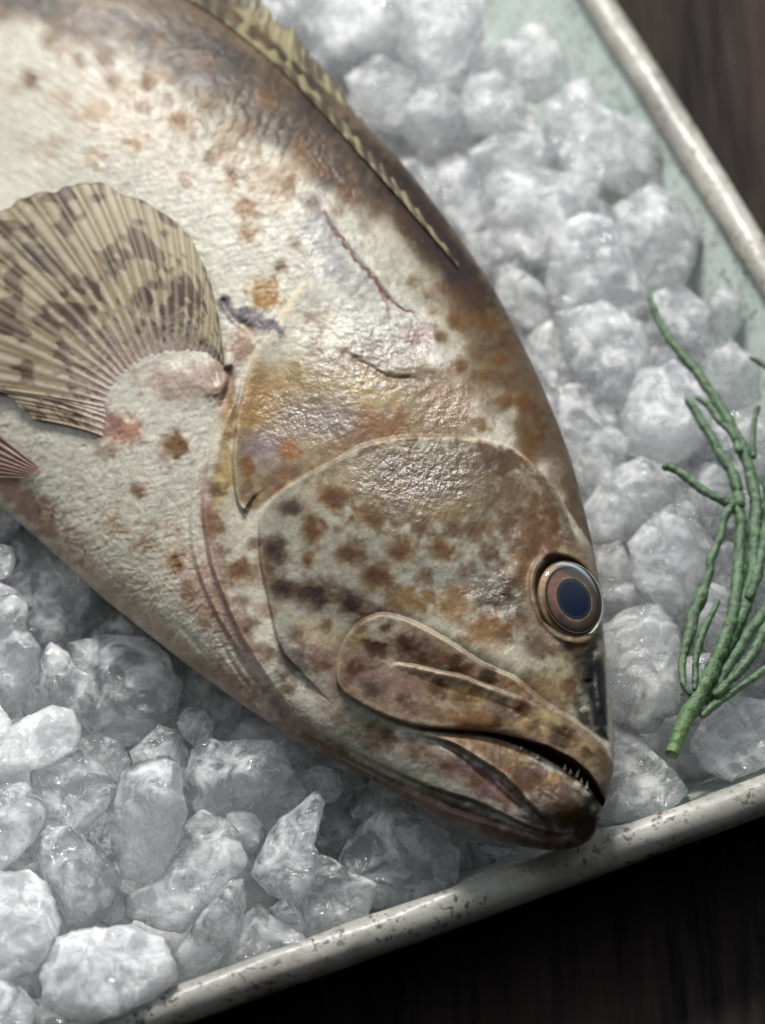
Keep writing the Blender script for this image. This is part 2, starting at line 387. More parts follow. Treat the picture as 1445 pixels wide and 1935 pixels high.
# ------------------------------------------------------------------ the fish
GX = (-0.62, 0.78); KA, KB = 0.58, 0.22
def mid(px, py):
    x = px - 700.0; y = -(py - 950.0)
    return KA * (GX[0] * x + GX[1] * y) + KB * (GX[1] * x - GX[0] * y)
ST = [  # belly side, back side, half thickness
    ((1131, 1556), (1139, 1520), 12), ((1112, 1588), (1152, 1491), 55), ((1060, 1607), (1160, 1440), 88), ((985, 1599), (1158, 1372), 112),
    ((903, 1577), (1150, 1290), 128), ((820, 1541), (1141, 1200), 142), ((730, 1489), (1130, 1090), 158), ((640, 1441), (1109, 985), 176),
    ((556, 1396), (1072, 850), 194), ((468, 1338), (1010, 698), 210), ((370, 1268), (935, 550), 222), ((270, 1190), (850, 425), 230),
    ((170, 1108), (745, 292), 236), ((60, 1008), (622, 172), 238), ((-60, 905), (500, 60), 236), ((-200, 800), (370, -40), 228),
    ((-400, 660), (180, -180), 212), ((-640, 500), (-60, -320), 188), ((-880, 330), (-350, -440), 155), ((-1100, 150), (-680, -540), 115),
    ((-1270, 0), (-960, -610), 75), ((-1390, -110), (-1200, -680), 42), ((-1480, -220), (-1330, -750), 30)]
L = np.array([s[0] for s in ST], float); Rr = np.array([s[1] for s in ST], float); Hh = np.array([s[2] for s in ST], float)
m_st = len(ST)
# dense parameter: fine in the head and the part in frame
dense = 840; tailn = 110
tt = np.concatenate([1 - np.cos(np.linspace(0, pi / 2, 60, endpoint=False)) if False else np.linspace(0, 1, 40, endpoint=False) ** 1.3,
                     np.linspace(1, 15, dense, endpoint=False), np.linspace(15, m_st - 1, tailn)])
def cat_at(p, t):
    p = np.asarray(p, float); p = p[:, None] if p.ndim == 1 else p
    pad = np.vstack([2 * p[0] - p[1], p, 2 * p[-1] - p[-2]])
    i = np.minimum(t.astype(int), len(p) - 2); f = (t - i)[:, None]
    a, b, c, e = pad[i], pad[i + 1], pad[i + 2], pad[i + 3]
    return 0.5 * (2 * b + (c - a) * f + (2 * a - 5 * b + 4 * c - e) * f ** 2 + (3 * b - a - 3 * c + e) * f ** 3)
Lc, Rc, Hc = cat_at(L, tt), cat_at(Rr, tt), cat_at(Hh, tt)[:, 0]
NF, NB = 620, 90
# theta: 0 = back edge, pi = belly edge on the front
th = pi * np.linspace(0, 1, NF); thb = pi + pi * np.linspace(0, 1, NB + 2)[1:-1]
th = th - 0.10 * np.sin(2 * th)
TH = np.concatenate([th, thb])
a = np.cos(TH)
ca = (Lc + Rc)[:, None, :] / 2; hw = (Rc - Lc)[:, None, :] / 2
XY = ca + hw * a[None, :, None]
sn = np.sin(TH); prof = np.sign(sn) * np.abs(sn) ** 0.86
# the back of the head drops off more steeply than the cheek
PX, PY = XY[..., 0], XY[..., 1]
hgt = Hc[:, None] * prof[None, :] * (1 + 0.10 * a[None, :] * (sn > 0)[None, :])
front = (sn[None, :] > -1e-9) & np.ones_like(PX, bool)

def polymask(px, py, poly, soft):
    """signed distance to a closed polygon, positive inside"""
    p = np.asarray(poly, float); D = np.full(px.shape, 1e9); ins = np.zeros(px.shape, bool)
    for k in range(len(p)):
        q, r = p[k], p[(k + 1) % len(p)]; v = r - q
        t = np.clip(((px - q[0]) * v[0] + (py - q[1]) * v[1]) / (v @ v + 1e-9), 0, 1)
        D = np.minimum(D, np.hypot(px - q[0] - t * v[0], py - q[1] - t * v[1]))
        if abs(v[1]) > 1e-9:
            c = ((q[1] > py) != (r[1] > py)) & (px < v[0] * (py - q[1]) / v[1] + q[0]); ins ^= c
    return sstep(-soft, soft, np.where(ins, D, -D))

# traced lines of the head (photo pixels)
PREOP = [(1085, 1010), (1060, 950), (1020, 890), (985, 858), (940, 838), (880, 827), (800, 823), (740, 828), (690, 840), (640, 866), (600, 887), (560, 906), (525, 932),
         (500, 958), (489, 992), (490, 1040), (495, 1078), (504, 1118), (514, 1165), (524, 1208), (540, 1240), (566, 1268), (600, 1303), (640, 1340)]
OPERC = [(600, 505), (571, 537), (545, 575), (526, 605), (500, 636), (482, 668), (470, 700), (459, 742), (450, 775), (445, 810), (440, 870), (442, 910), (448, 945), (457, 962), (468, 969)]
FOLD1 = [(440, 700), (425, 755), (402, 830), (386, 900), (382, 950), (388, 1010), (400, 1073), (421, 1127), (447, 1187), (480, 1244), (514, 1296), (549, 1344), (594, 1381), (645, 1408), (711, 1440), (780, 1471)]
FOLD2 = [(398, 800), (372, 880), (360, 950), (362, 1030), (384, 1110), (425, 1190), (475, 1262), (530, 1330), (590, 1385), (650, 1425)]
JAW = [(640, 1405), (700, 1436), (760, 1463), (800, 1481), (843, 1496), (901, 1514), (945, 1535), (999, 1560), (1046, 1574), (1085, 1575)]
MAX = [(1200, 1530), (1178, 1480), (1160, 1445), (1144, 1413), (1115, 1380), (1075, 1353), (1040, 1334), (1012, 1313), (992, 1296), (970, 1279), (937, 1264), (901, 1247), (847, 1211), (815, 1193), (774, 1172), (740, 1162), (711, 1162), (680, 1177), (655, 1207), (640, 1244),
       (635, 1274), (642, 1298), (664, 1320), (704, 1341), (746, 1359), (798, 1373), (850, 1378), (908, 1382), (963, 1393), (1017, 1412), (1053, 1430), (1089, 1452), (1115, 1477), (1134, 1507), (1148, 1540), (1160, 1580)]
PMX = [(1158, 1445), (1144, 1413), (1115, 1380), (1075, 1353), (1040, 1332), (1012, 1315)]
RIDGE = [(735, 1256), (749, 1253), (780, 1257), (832, 1269), (872, 1277), (927, 1298), (988, 1320), (1030, 1342)]
MOUTH = [(740, 1363), (800, 1376), (860, 1382), (908, 1384), (963, 1398), (1017, 1420), (1053, 1439), (1089, 1460), (1115, 1483), (1135, 1515), (1150, 1545), (1162, 1575)]
GAPP = [(905, 1383), (945, 1388), (981, 1395), (1035, 1410), (1082, 1434), (1111, 1458), (1129, 1483), (1144, 1516), (1150, 1535), (1142, 1532), (1131, 1514), (1118, 1493), (1089, 1471), (1053, 1446), (1017, 1425), (963, 1401)]
LLIP = [(760, 1378), (800, 1390), (854, 1406), (901, 1435), (937, 1457), (970, 1486), (999, 1519), (1031, 1548), (1060, 1560)]
EC = (1073, 1128)

def lenv(t, a0=0.12, a1=0.12):
    return sstep(0, a0, t) * sstep(0, a1, 1 - t)
def relief(px, py):
    R = np.zeros_like(px)
    wob = fbm2(px / 28, py / 28, 40, 2) * 2.0
    def step(cv, side, A, dec, gA, gw, w=2.2, e0=0.12, e1=0.12, curl=0.0):
        nonlocal R
        sd, t = curve_dist(px, py, cv, 4 * dec); sd = sd * side
        sd = sd + wob * 0.5
        env = lenv(t, e0, e1)
        inn = sstep(-w, w, sd)
        R = R + env * (inn * (A * np.exp(-(np.maximum(sd, 0) / (1.25 * dec)) ** 2) + curl * np.exp(-((sd - 7) / 5) ** 2)) - (1 - inn) * gA * np.exp(np.minimum(sd, 0) / gw))
        return sd, t
    def ridge(cv, A, w, e0=0.15, e1=0.15):
        nonlocal R
        sd, t = curve_dist(px, py, cv, 5 * w)
        R = R + A * np.exp(-(sd / w) ** 2) * lenv(t, e0, e1)
    step(PREOP, -1, 13, 90, 4, 14, e0=0.2, e1=0.12, curl=0.6)
    step(OPERC, -1, 12, 26, 8, 16, e0=0.1, e1=0.07, curl=0.2)
    step(FOLD1, -1, 15, 60, 9, 14, w=3.5, e0=0.15, e1=0.25)
    step(FOLD2, -1, 8, 40, 4, 10, w=4, e0=0.2, e1=0.3)
    step(JAW, -1, 12, 45, 14, 11, w=3.0, e0=0.25, e1=0.2)
    step(MAX, -1, 19, 60, 8, 12, w=3.0, e0=0.02, e1=0.02, curl=0.4)
    step(RIDGE, 1, 8, 18, 6, 8, w=3, e0=0.4, e1=0.35, curl=0.8)
    step(LLIP, -1, 15, 17, 9, 14, w=6, e0=0.25, e1=0.3)
    # mouth: lips roll in towards the slit, slit is deep
    sd, t = curve_dist(px, py, MOUTH, 60)
    R -= 26 * np.exp(-np.abs(sd) / 15) * lenv(t, 0.32, 0.01) + 6 * np.exp(-np.abs(sd) / 4) * lenv(t, 0.1, 0.01)
    gap = polymask(px, py, GAPP, 2.2)
    R -= 26 * gap
    # crevice behind the gill cover and the fleshy fin root
    ridge([(415, 560), (440, 600), (480, 630)], -9, 9)
    ridge([(428, 690), (436, 720), (424, 780)], -16, 8)
    ridge([(452, 700), (438, 770), (412, 840), (404, 900)], 6, 11)
    ridge([(424, 640), (432, 690), (418, 730), (380, 745)], 7, 14)
    ridge([(300, 715), (360, 715), (410, 700)], 9, 32)
    # folds between the gill membranes and the throat
    for k, (q, A) in enumerate([([(420, 1190), (470, 1270), (530, 1340), (600, 1402), (680, 1446), (760, 1484), (830, 1512)], -6),
                 ([(400, 1180), (450, 1270), (520, 1352), (590, 1412), (680, 1462), (780, 1508), (860, 1540)], -5),
                 ([(480, 1300), (540, 1368), (620, 1425), (720, 1476), (820, 1524), (900, 1552), (980, 1572)], 5),
                 ([(330, 1170), (400, 1250), (470, 1312), (540, 1370)], -3.5), ([(700, 1458), (780, 1494), (880, 1534), (960, 1562), (1040, 1588)], -6),
                 ([(820, 1395), (870, 1425), (920, 1470), (960, 1510), (1010, 1545)], -4)]):
        ridge(q, A, 5)
    # face: groove from eye to snout, nostrils, cheek swellings
    ridge([(1060, 1215), (1088, 1250), (1105, 1300), (1118, 1350)], -7, 13)
    ridge([(1128, 1230), (1132, 1290), (1140, 1350)], 6, 10)
    ridge([(1120, 1250), (1122, 1310), (1134, 1370), (1150, 1420)], -6, 8)
    ridge([(800, 1180), (880, 1215), (960, 1250), (1010, 1280)], 5, 18)
    for (x, y, rx, ry, A) in [(960, 1100, 20, 26, 6), (978, 1072, 12, 22, 7), (995, 1020, 30, 26, 8), (1105, 1338, 8, 8, 5), (1110, 1290, 9, 6, -6), (900, 1130, 18, 12, 4), (935, 1150, 16, 12, -5), (965, 1140, 10, 16, -5),
                              (700, 1000, 170, 120, 14), (620, 720, 110, 130, 10), (850, 1420, 100, 30, 6), (1075, 1520, 45, 30, 10), (1035, 1038, 14, 14, 9), (640, 1190, 60, 60, -6), (820, 640, 14, 30, 7), (800, 690, 60, 16, 6)]:
        R += A * np.exp(-((px - x) / rx) ** 2 - ((py - y) / ry) ** 2)
    # eye socket ring
    dx, dy = px - EC[0], py - EC[1]; cc, ss = math.cos(radians(-24)), math.sin(radians(-24))
    ex, ey = dx * cc - dy * -ss * -1, dx * ss * 1 + dy * cc
    ex = dx * math.cos(radians(24)) + dy * math.sin(radians(-24)) * -1 * -1
    ey = dx * math.sin(radians(24)) * 1 + dy * math.cos(radians(24))
    q = np.sqrt((ex / 58) ** 2 + (ey / 80) ** 2)
    R += 7 * np.exp(-((q - 1.10) / 0.10) ** 2)
    R -= 60 * (1 - sstep(0.86, 1.02, q))
    # blood line slit
    ridge([(603, 388), (625, 425), (665, 478), (712, 532), (745, 575), (775, 600)], -4, 4)
    ridge([(640, 660), (690, 690), (740, 715), (790, 715)], -5, 6)
    # loose scales and wrinkles of the flank
    flank = 1 - sstep(-30, 60, curve_dist(px, py, [(640, 430), (575, 530), (500, 650), (440, 760), (385, 900), (380, 1050), (440, 1200), (560, 1350)], 4000)[0] * -1)
    u2 = px * 0.62 + py * 0.78; v2_ = px * 0.78 - py * 0.62
    wx = fbm2(px / 40, py / 40, 3, 3) * 18
    r1 = fbm2((u2 + wx) / 7, (v2_ + wx) / 13, 11, 3)
    qa, qb = (u2 + wx * 0.5) / 11.0, (v2_ + wx * 0.5) / 11.0
    hexs = (np.cos(2 * pi * qb) + np.cos(2 * pi * (0.5 * qb + 0.866 * qa)) + np.cos(2 * pi * (0.5 * qb - 0.866 * qa))) / 3
    R += flank * (r1 * 1.5 + 0.5 * hexs * sstep(-0.5, 0.3, fbm2(px / 50, py / 50, 12, 2)))
    R += (1 - flank) * fbm2(px / 16, py / 16, 23, 3) * 1.1
    ph = np.exp(-((px - 420) / 110) ** 2 - ((py - 235) / 70) ** 2)
    R += ph * 1.6 * np.sin((px * 0.93 + py * 0.25 + wx) / 3.6)
    # rough, rubbed skin on top of the gill cover
    rub = np.exp(-((px - 700) / 130) ** 2 - ((py - 660) / 85) ** 2)
    R += rub * 2.4 * fbm2((px + py * 0.5) / 14, (py - px * 0.5) / 6, 31, 4)
    peb = np.exp(-((px - 790) / 130) ** 2 - ((py - 900) / 62) ** 2) + 0.9 * np.exp(-((px - 560) / 110) ** 2 - ((py - 790) / 60) ** 2)
    R += peb * 1.2 * fbm2(px / 4.5, py / 4.5, 37, 3)
    return R, flank, rub, peb
ed = np.minimum(1, np.maximum(sn, 0) / 0.25)[None, :]
Rl = np.zeros_like(PX); FLK = np.zeros_like(PX); RUB = np.zeros_like(PX); PEB = np.zeros_like(PX)
inframe = (tt < 17.6)
ii = np.where(inframe)[0]; sl = (slice(0, len(ii)), slice(0, NF))
Rl[sl], FLK[sl], RUB[sl], PEB[sl] = relief(PX[sl], PY[sl])
fade = sstep(0, 0.6, tt)[:, None] * (1 - sstep(15, 16, tt))[:, None]
DEP = mid(PX, PY) - hgt - Rl * (0.25 + 0.75 * ed) * np.maximum(fade, 0)
COB = P(PX, PY, DEP)

# ---- pigment
def paint(px, py):
    n1 = fbm2(px / 60, py / 60, 51, 4); n2 = fbm2(px / 60, py / 60, 52, 4); n3 = fbm2(px / 14, py / 14, 53, 4); n4 = fbm2(px / 120, py / 120, 54, 3)
    n5 = fbm2(px / 5, py / 5, 59, 3)
    wx, wy = px + n1 * 9 + n3 * 6, py + n2 * 9 + fbm2(px / 14, py / 14, 55, 3) * 7
    C = np.empty(px.shape + (3,)); C[:] = lin((205, 200, 186))
    def lay(mask, col):
        nonlocal C
        mk = np.clip(mask, 0, 1)[..., None]; C = C * (1 - mk) + lin(col) * mk
    def blob(x, y, rx, ry, ang, col, al=1.0, soft=0.5, nz=0.35):
        c, s = math.cos(radians(ang)), math.sin(radians(ang)); ex = (wx - x) * c + (wy - y) * s; ey = -(wx - x) * s + (wy - y) * c
        q = np.sqrt((ex / rx) ** 2 + (ey / ry) ** 2) + n3 * nz
        lay(al * (1 - sstep(1 - soft, 1 + soft, q)), col)
    def zone(cv, side, w, col, al=1.0, cut=4000, nz=30):
        sd, t = curve_dist(px, py, cv, cut); lay(al * sstep(-w, w, sd * side + n1 * nz + n3 * nz * 0.5), col)
    # flank white
    fl, _ = curve_dist(px, py, [(640, 430), (575, 530), (500, 650), (440, 760), (400, 900), (200, 1000), (-100, 900)], 4000)
    lay(sstep(-40, 60, fl) * 0.85, (206, 202, 190))
    # olive-brown back
    zone([(-300, -60), (-100, -10), (60, 45), (200, 85), (330, 140), (450, 215), (560, 300), (660, 375), (740, 440), (800, 520), (850, 610), (890, 700), (940, 780), (1010, 860), (1060, 940)], -1, 42, (122, 98, 70), 0.9, nz=60)
    zone([(200, -60), (330, 60), (450, 150), (560, 240), (680, 340), (790, 470), (900, 640), (1000, 780), (1070, 930), (1110, 1060)], -1, 22, (112, 96, 82), 0.6, nz=30)
    for x, y, rx, ry, an in [(350, 130, 130, 40, 24), (520, 240, 110, 34, 42), (640, 330, 90, 34, 42), (815, 430, 125, 52, 54), (745, 350, 80, 36, 48), (885, 545, 70, 26, 58), (860, 500, 60, 26, 55), (700, 300, 80, 26, 42), (600, 220, 70, 22, 38), (430, 110, 90, 24, 30), (280, 60, 70, 22, 20), (60, 10, 90, 22, 8), (560, 130, 60, 14, 42)]:
        blob(x, y, rx, ry, an, (72, 57, 44), 0.85, 0.75, 0.6)
    for x, y, rx, ry, an in [(240, 100, 22, 15, 0), (320, 90, 30, 14, 20), (520, 170, 40, 16, 40), (640, 330, 40, 18, 40), (660, 330, 18, 14, 0), (700, 395, 30, 20, 30), (760, 420, 26, 20, 30), (880, 560, 30, 26, 0), (900, 662, 24, 20, 0), (830, 560, 36, 26, 0),
                             (930, 770, 24, 18, 40), (990, 818, 16, 40, -10), (950, 720, 24, 20, 0), (360, 110, 26, 12, 20), (480, 60, 40, 16, 30), (1020, 790, 10, 34, -20), (960, 640, 16, 22, -30), (1040, 900, 14, 26, -10), (590, 270, 30, 12, 30), (150, 60, 50, 14, 10)]:
        blob(x, y, rx, ry, an, (104, 70, 42), 0.55, 0.6, 0.5)
    rs = np.random.default_rng(12)
    for x, y, r in [(600, 660, 14), (655, 700, 12), (700, 660, 13), (560, 700, 13), (610, 745, 15), (650, 790, 16), (580, 800, 17), (490, 720, 16), (520, 760, 14), (690, 770, 14), (740, 745, 12), (760, 790, 16), (800, 740, 14), (850, 800, 18), (880, 740, 16), (905, 800, 16), (870, 690, 15), (830, 640, 14), (860, 610, 16), (910, 710, 15),
                     (940, 680, 13), (955, 760, 15), (985, 760, 14), (1010, 830, 16), (925, 610, 14), (890, 600, 12), (820, 590, 15), (780, 530, 15), (800, 560, 12), (1030, 940, 17), (1060, 1000, 14), (970, 900, 18), (930, 930, 16), (1000, 870, 16), (560, 460, 12), (530, 500, 14), (640, 400, 12), (690, 430, 12), (400, 300, 14), (380, 180, 16), (320, 190, 13), (280, 160, 15), (210, 150, 14), (150, 120, 14), (560, 280, 14), (610, 320, 15), (240, 60, 20), (330, 230, 17), (400, 200, 18), (460, 240, 18), (500, 190, 20), (440, 330, 15), (540, 350, 17), (590, 380, 15), (480, 290, 16), (270, 200, 15), (200, 110, 16), (90, 70, 18), (60, 150, 14), (660, 370, 18), (380, 120, 22), (300, 80, 20)]:
        blob(x, y, r * rs.uniform(0.9, 1.3), r * rs.uniform(0.8, 1.1), rs.uniform(0, 90), (120, 84, 36), rs.uniform(0.65, 0.95), 0.7, 0.3)
    # ochre stains on the flank
    for x, y, r, al in [(459, 390, 19, .8), (476, 436, 23, .75), (432, 290, 26, .5), (350, 230, 26, .7), (330, 220, 14, .6), (240, 170, 20, .5), (120, 100, 22, .45), (110, 185, 18, .4), (175, 215, 24, .4), (255, 265, 18, .4), (95, 275, 24, .3),
                        (350, 340, 14, .4), (430, 350, 18, .5), (500, 330, 34, .5), (560, 310, 34, .5), (430, 260, 24, .5), (520, 380, 30, .35), (260, 270, 14, .4), (20, 170, 20, .3), (180, 300, 20, .35), (300, 140, 26, .5)]:
        blob(x, y, r, r * 0.9, 0, (156, 110, 50), al, 0.7, 0.8)
    blob(250, 230, 160, 60, 25, (196, 160, 140), 0.2, 0.7, 0.9)
    blob(420, 235, 110, 60, 30, (150, 140, 120), 0.45, 0.7, 0.9)
    blob(420, 720, 22, 60, 0, (150, 110, 80), 0.5, 0.5)
    blob(505, 553, 36, 28, 20, (160, 116, 30), 0.95, 0.5, 0.7)
    blob(470, 600, 60, 20, 20, (120, 112, 118), 0.85, 0.4, 0.8)
    blob(455, 650, 24, 34, 0, (150, 110, 84), 0.7, 0.5, 0.8)
    # shoulder area above the gill cover, grey-white with rubs
    blob(690, 560, 140, 74, 50, (184, 182, 174), 0.85, 0.5, 0.8)
    blob(735, 480, 80, 36, 55, (190, 186, 168), 0.6, 0.5, 0.8)
    blob(610, 430, 30, 70, -15, (148, 142, 146), 0.6, 0.6, 0.9)
    blob(650, 520, 50, 22, 30, (140, 138, 140), 0.55, 0.5, 1.2)
    blob(720, 680, 90, 50, 20, (170, 164, 158), 0.7, 0.6, 1.2)
    # thin vein
    sd, t = curve_dist(px, py, [(603, 388), (625, 425), (665, 478), (712, 532), (745, 575), (800, 600)], 30); lay(np.exp(-((sd + n3 * 6) / 3.2) ** 2) * lenv(t) * 0.9, (112, 52, 50))
    sd, t = curve_dist(px, py, [(712, 532), (738, 600)], 30); lay(np.exp(-((sd + n3 * 5) / 2.6) ** 2) * 0.7, (128, 66, 60))
    sd, t = curve_dist(px, py, [(640, 660), (690, 690), (740, 715), (790, 715)], 40); lay(np.exp(-((sd + n3 * 8) / 6) ** 2) * 0.75, (140, 98, 74))
    # opercle
    op = [(571, 537), (526, 605), (482, 668), (459, 742), (445, 810), (440, 880), (448, 945), (480, 966), (560, 908), (690, 842), (800, 825), (900, 828), (850, 720), (760, 640), (650, 560)]
    om = polymask(px, py, op, 6)
    lay(om * sstep(620, 740, wy) * 0.85, (146, 126, 94))
    def inop(*a, **k):
        nonlocal C
        old = C.copy(); blob(*a, **k); C = old * (1 - om[..., None]) + C * om[..., None]
    inop(480, 770, 46, 60, 0, (166, 128, 72), 0.8, 0.5, 0.6); inop(560, 740, 90, 40, 10, (180, 150, 96), 0.5, 0.6, 1.0)
    inop(500, 850, 50, 40, 0, (150, 134, 136), 0.75, 0.5, 0.6); inop(620, 790, 70, 40, 20, (138, 120, 116), 0.75, 0.6, 0.9); inop(700, 740, 70, 24, 20, (196, 170, 120), 0.5, 0.6, 1.2)
    inop(543, 846, 22, 20, 0, (158, 108, 52), 0.95, 0.5); inop(464, 888, 14, 26, 0, (138, 92, 48), 0.8, 0.5); inop(462, 936, 16, 22, 0, (120, 84, 62), 0.8, 0.5); inop(530, 905, 36, 22, -30, (136, 104, 84), 0.85, 0.5)
    inop(720, 800, 46, 24, 10, (150, 96, 56), 0.75, 0.5, 0.8); inop(660, 830, 60, 16, -25, (140, 104, 76), 0.7, 0.5); inop(830, 780, 60, 40, 30, (146, 112, 80), 0.75, 0.5, 0.8); inop(600, 720, 40, 30, 0, (150, 128, 84), 0.5, 0.5, 1.2)
    blob(850, 750, 40, 60, -40, (156, 122, 94), 0.7, 0.5, 0.8); blob(790, 640, 30, 30, 0, (150, 120, 116), 0.7, 0.5, 0.8); blob(600, 610, 34, 24, 10, (142, 116, 96), 0.6, 0.5, 1.0)
    blob(820, 670, 12, 20, 0, (226, 220, 212), 0.8, 0.5)
    fr = sstep(0.25, 0.6, n5 * 0.7 + n3) * np.exp(-((px - 740) / 100) ** 2 - ((py - 700) / 60) ** 2); lay(fr * 0.9, (92, 84, 84))
    # cheek plate
    ck = [p for p in PREOP] + [(700, 1400), (900, 1300), (1040, 1340), (1150, 1400), (1140, 1200), (1120, 1080)]
    cm = polymask(px, py, ck, 5)
    lay(cm * 0.85, (164, 160, 146))
    def inck(*a, **k):
        nonlocal C
        old = C.copy(); blob(*a, **k); C = old * (1 - cm[..., None]) + C * cm[..., None]
    inck(790, 905, 180, 78, 5, (126, 98, 52), 0.9, 0.5, 0.8); inck(720, 880, 60, 26, -10, (112, 98, 98), 0.6, 0.6, 1.2); inck(810, 900, 50, 40, 0, (122, 92, 48), 0.6, 0.6, 1.2)
    inck(850, 960, 60, 24, -10, (160, 126, 50), 0.7, 0.6, 1.2); inck(640, 910, 90, 24, -28, (170, 154, 130), 0.7, 0.6); inck(900, 950, 140, 90, 20, (128, 112, 92), 0.75, 0.6, 0.8); inck(1010, 1120, 60, 110, 0, (140, 116, 94), 0.6, 0.6, 0.6); inck(1070, 960, 30, 80, -15, (110, 92, 74), 0.8, 0.6, 0.6)
    inck(940, 866, 44, 24, 20, (104, 76, 58), 0.85, 0.5, 0.6); inck(1000, 930, 40, 60, -20, (134, 112, 92), 0.6, 0.6, 0.8); inck(1015, 1010, 52, 46, 20, (118, 82, 56), 0.75, 0.5, 0.6)
    inck(985, 1080, 34, 44, 0, (146, 112, 86), 0.7, 0.5, 0.7); inck(930, 1120, 70, 34, 10, (104, 86, 68), 0.8, 0.6, 0.9); inck(840, 1080, 60, 34, 10, (150, 146, 138), 0.6, 0.6)
    inck(860, 1140, 40, 34, 0, (148, 110, 60), 0.7, 0.6, 0.7); inck(920, 1190, 40, 34, 0, (140, 98, 50), 0.85, 0.5, 0.6); inck(1012, 1216, 26, 22, 0, (110, 90, 76), 0.8, 0.5); inck(780, 1135, 46, 26, 10, (142, 112, 70), 0.85, 0.5, 0.7)
    inck(1035, 1300, 50, 30, 25, (126, 92, 52), 0.75, 0.6, 0.7); inck(960, 1240, 50, 24, 25, (190, 180, 160), 0.6, 0.6); inck(1085, 1235, 24, 34, 0, (84, 68, 48), 0.85, 0.5, 0.6); inck(1060, 1280, 40, 40, 0, (158, 142, 110), 0.5, 0.6)
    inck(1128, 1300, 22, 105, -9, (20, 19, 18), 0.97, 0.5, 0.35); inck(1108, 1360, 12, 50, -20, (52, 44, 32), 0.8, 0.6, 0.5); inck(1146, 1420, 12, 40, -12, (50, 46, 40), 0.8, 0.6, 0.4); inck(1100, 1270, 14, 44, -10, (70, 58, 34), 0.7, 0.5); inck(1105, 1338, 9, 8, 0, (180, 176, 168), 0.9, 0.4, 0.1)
    inck(730, 1180, 60, 20, 20, (150, 120, 110), 0.7, 0.6); inck(620, 1230, 60, 40, 40, (168, 140, 128), 0.75, 0.6, 0.6); inck(600, 1190, 46, 24, 20, (198, 186, 160), 0.6, 0.6); inck(700, 1150, 60, 16, 10, (140, 110, 100), 0.6, 0.6)
    for x, y, rx, ry, al, dk in [(633, 937, 30, 22, .9, 0), (703, 974, 30, 22, .8, 0), (590, 1000, 20, 30, .85, 0), (543, 962, 26, 18, .75, 1), (520, 1040, 26, 27, .9, 1), (584, 1054, 15, 13, .8, 0), (660, 1046, 25, 23, .9, 0), (757, 1038, 27, 25, .9, 0),
                                 (840, 1041, 23, 19, .85, 0), (708, 1086, 27, 25, .9, 0), (530, 1108, 26, 24, .9, 1), (595, 1120, 38, 28, .95, 1), (662, 1136, 26, 22, .9, 1), (905, 1010, 24, 18, .6, 0), (508, 1075, 14, 14, .6, 1), (565, 1115, 20, 16, .6, 1)]:
        inck(x, y, rx, ry, 0, (88, 58, 26) if dk else (126, 88, 34), al, 0.8, 0.22)
        inck(x, y, rx * .7, ry * .7, 0, (66, 40, 16) if dk else (100, 62, 20), al * .8, 0.8, 0.22)
    # throat, gill membranes
    for x, y, rx, ry, an, c, al in [(430, 960, 30, 90, 0, (176, 168, 150), .6), (400, 1010, 14, 110, -5, (168, 134, 130), .7), (440, 1180, 24, 110, -28, (172, 142, 134), .75), (380, 1120, 30, 110, -28, (180, 150, 140), .6), (540, 1350, 120, 22, 38, (160, 136, 124), .7),
                                    (640, 1430, 160, 14, 28, (138, 108, 94), .7), (840, 1530, 150, 14, 20, (170, 130, 122), .8), (420, 890, 16, 60, 8, (190, 160, 90), .6), (430, 790, 16, 50, 8, (156, 116, 60), .7)]:
        blob(x, y, rx, ry, an, c, al, 0.6, 0.5)
    for x, y, rx, ry, al in [(328, 842, 23, 28, .95), (264, 926, 22, 13, .8), (333, 1060, 19, 19, .85), (266, 1032, 22, 15, .45), (402, 985, 16, 30, .7), (450, 1080, 26, 26, .9), (490, 1080, 20, 30, .5), (500, 1155, 26, 16, .5), (200, 855, 22, 16, .45),
                             (355, 1115, 14, 18, .5), (390, 1170, 18, 22, .35), (90, 960, 20, 24, .3), (210, 990, 20, 14, .25), (290, 1000, 20, 14, .2), (460, 1290, 20, 12, .3)]:
        blob(x, y, rx, ry, 0, (128, 88, 52), al, 0.55, 0.4)
    blob(545, 1255, 44, 30, 40, (112, 98, 92), 0.8, 0.6, 0.6); blob(230, 812, 36, 30, 0, (170, 112, 84), 0.7, 0.5, 0.6); blob(190, 790, 30, 40, 0, (142, 100, 110), 0.6, 0.5, 0.6); blob(360, 720, 90, 34, 0, (190, 160, 148), 0.6, 0.6, 0.6)
    blob(150, 1060, 160, 22, 42, (190, 168, 154), 0.5, 0.6, 0.5); blob(300, 1190, 160, 24, 40, (186, 164, 148), 0.5, 0.6, 0.5); blob(50, 950, 100, 26, 42, (160, 118, 104), 0.7, 0.6, 0.8); blob(430, 1290, 120, 16, 38, (166, 138, 124), 0.6, 0.6, 0.5)
    # fine amber mottling of the belly
    bm = np.exp(-((px - 190) / 170) ** 2 - ((py - 980) / 130) ** 2) + 0.8 * np.exp(-((px - 330) / 120) ** 2 - ((py - 1130) / 90) ** 2)
    lay(bm * sstep(0.0, 0.5, fbm2(px / 9, py / 9, 81, 3)) * 0.5, (178, 142, 108))
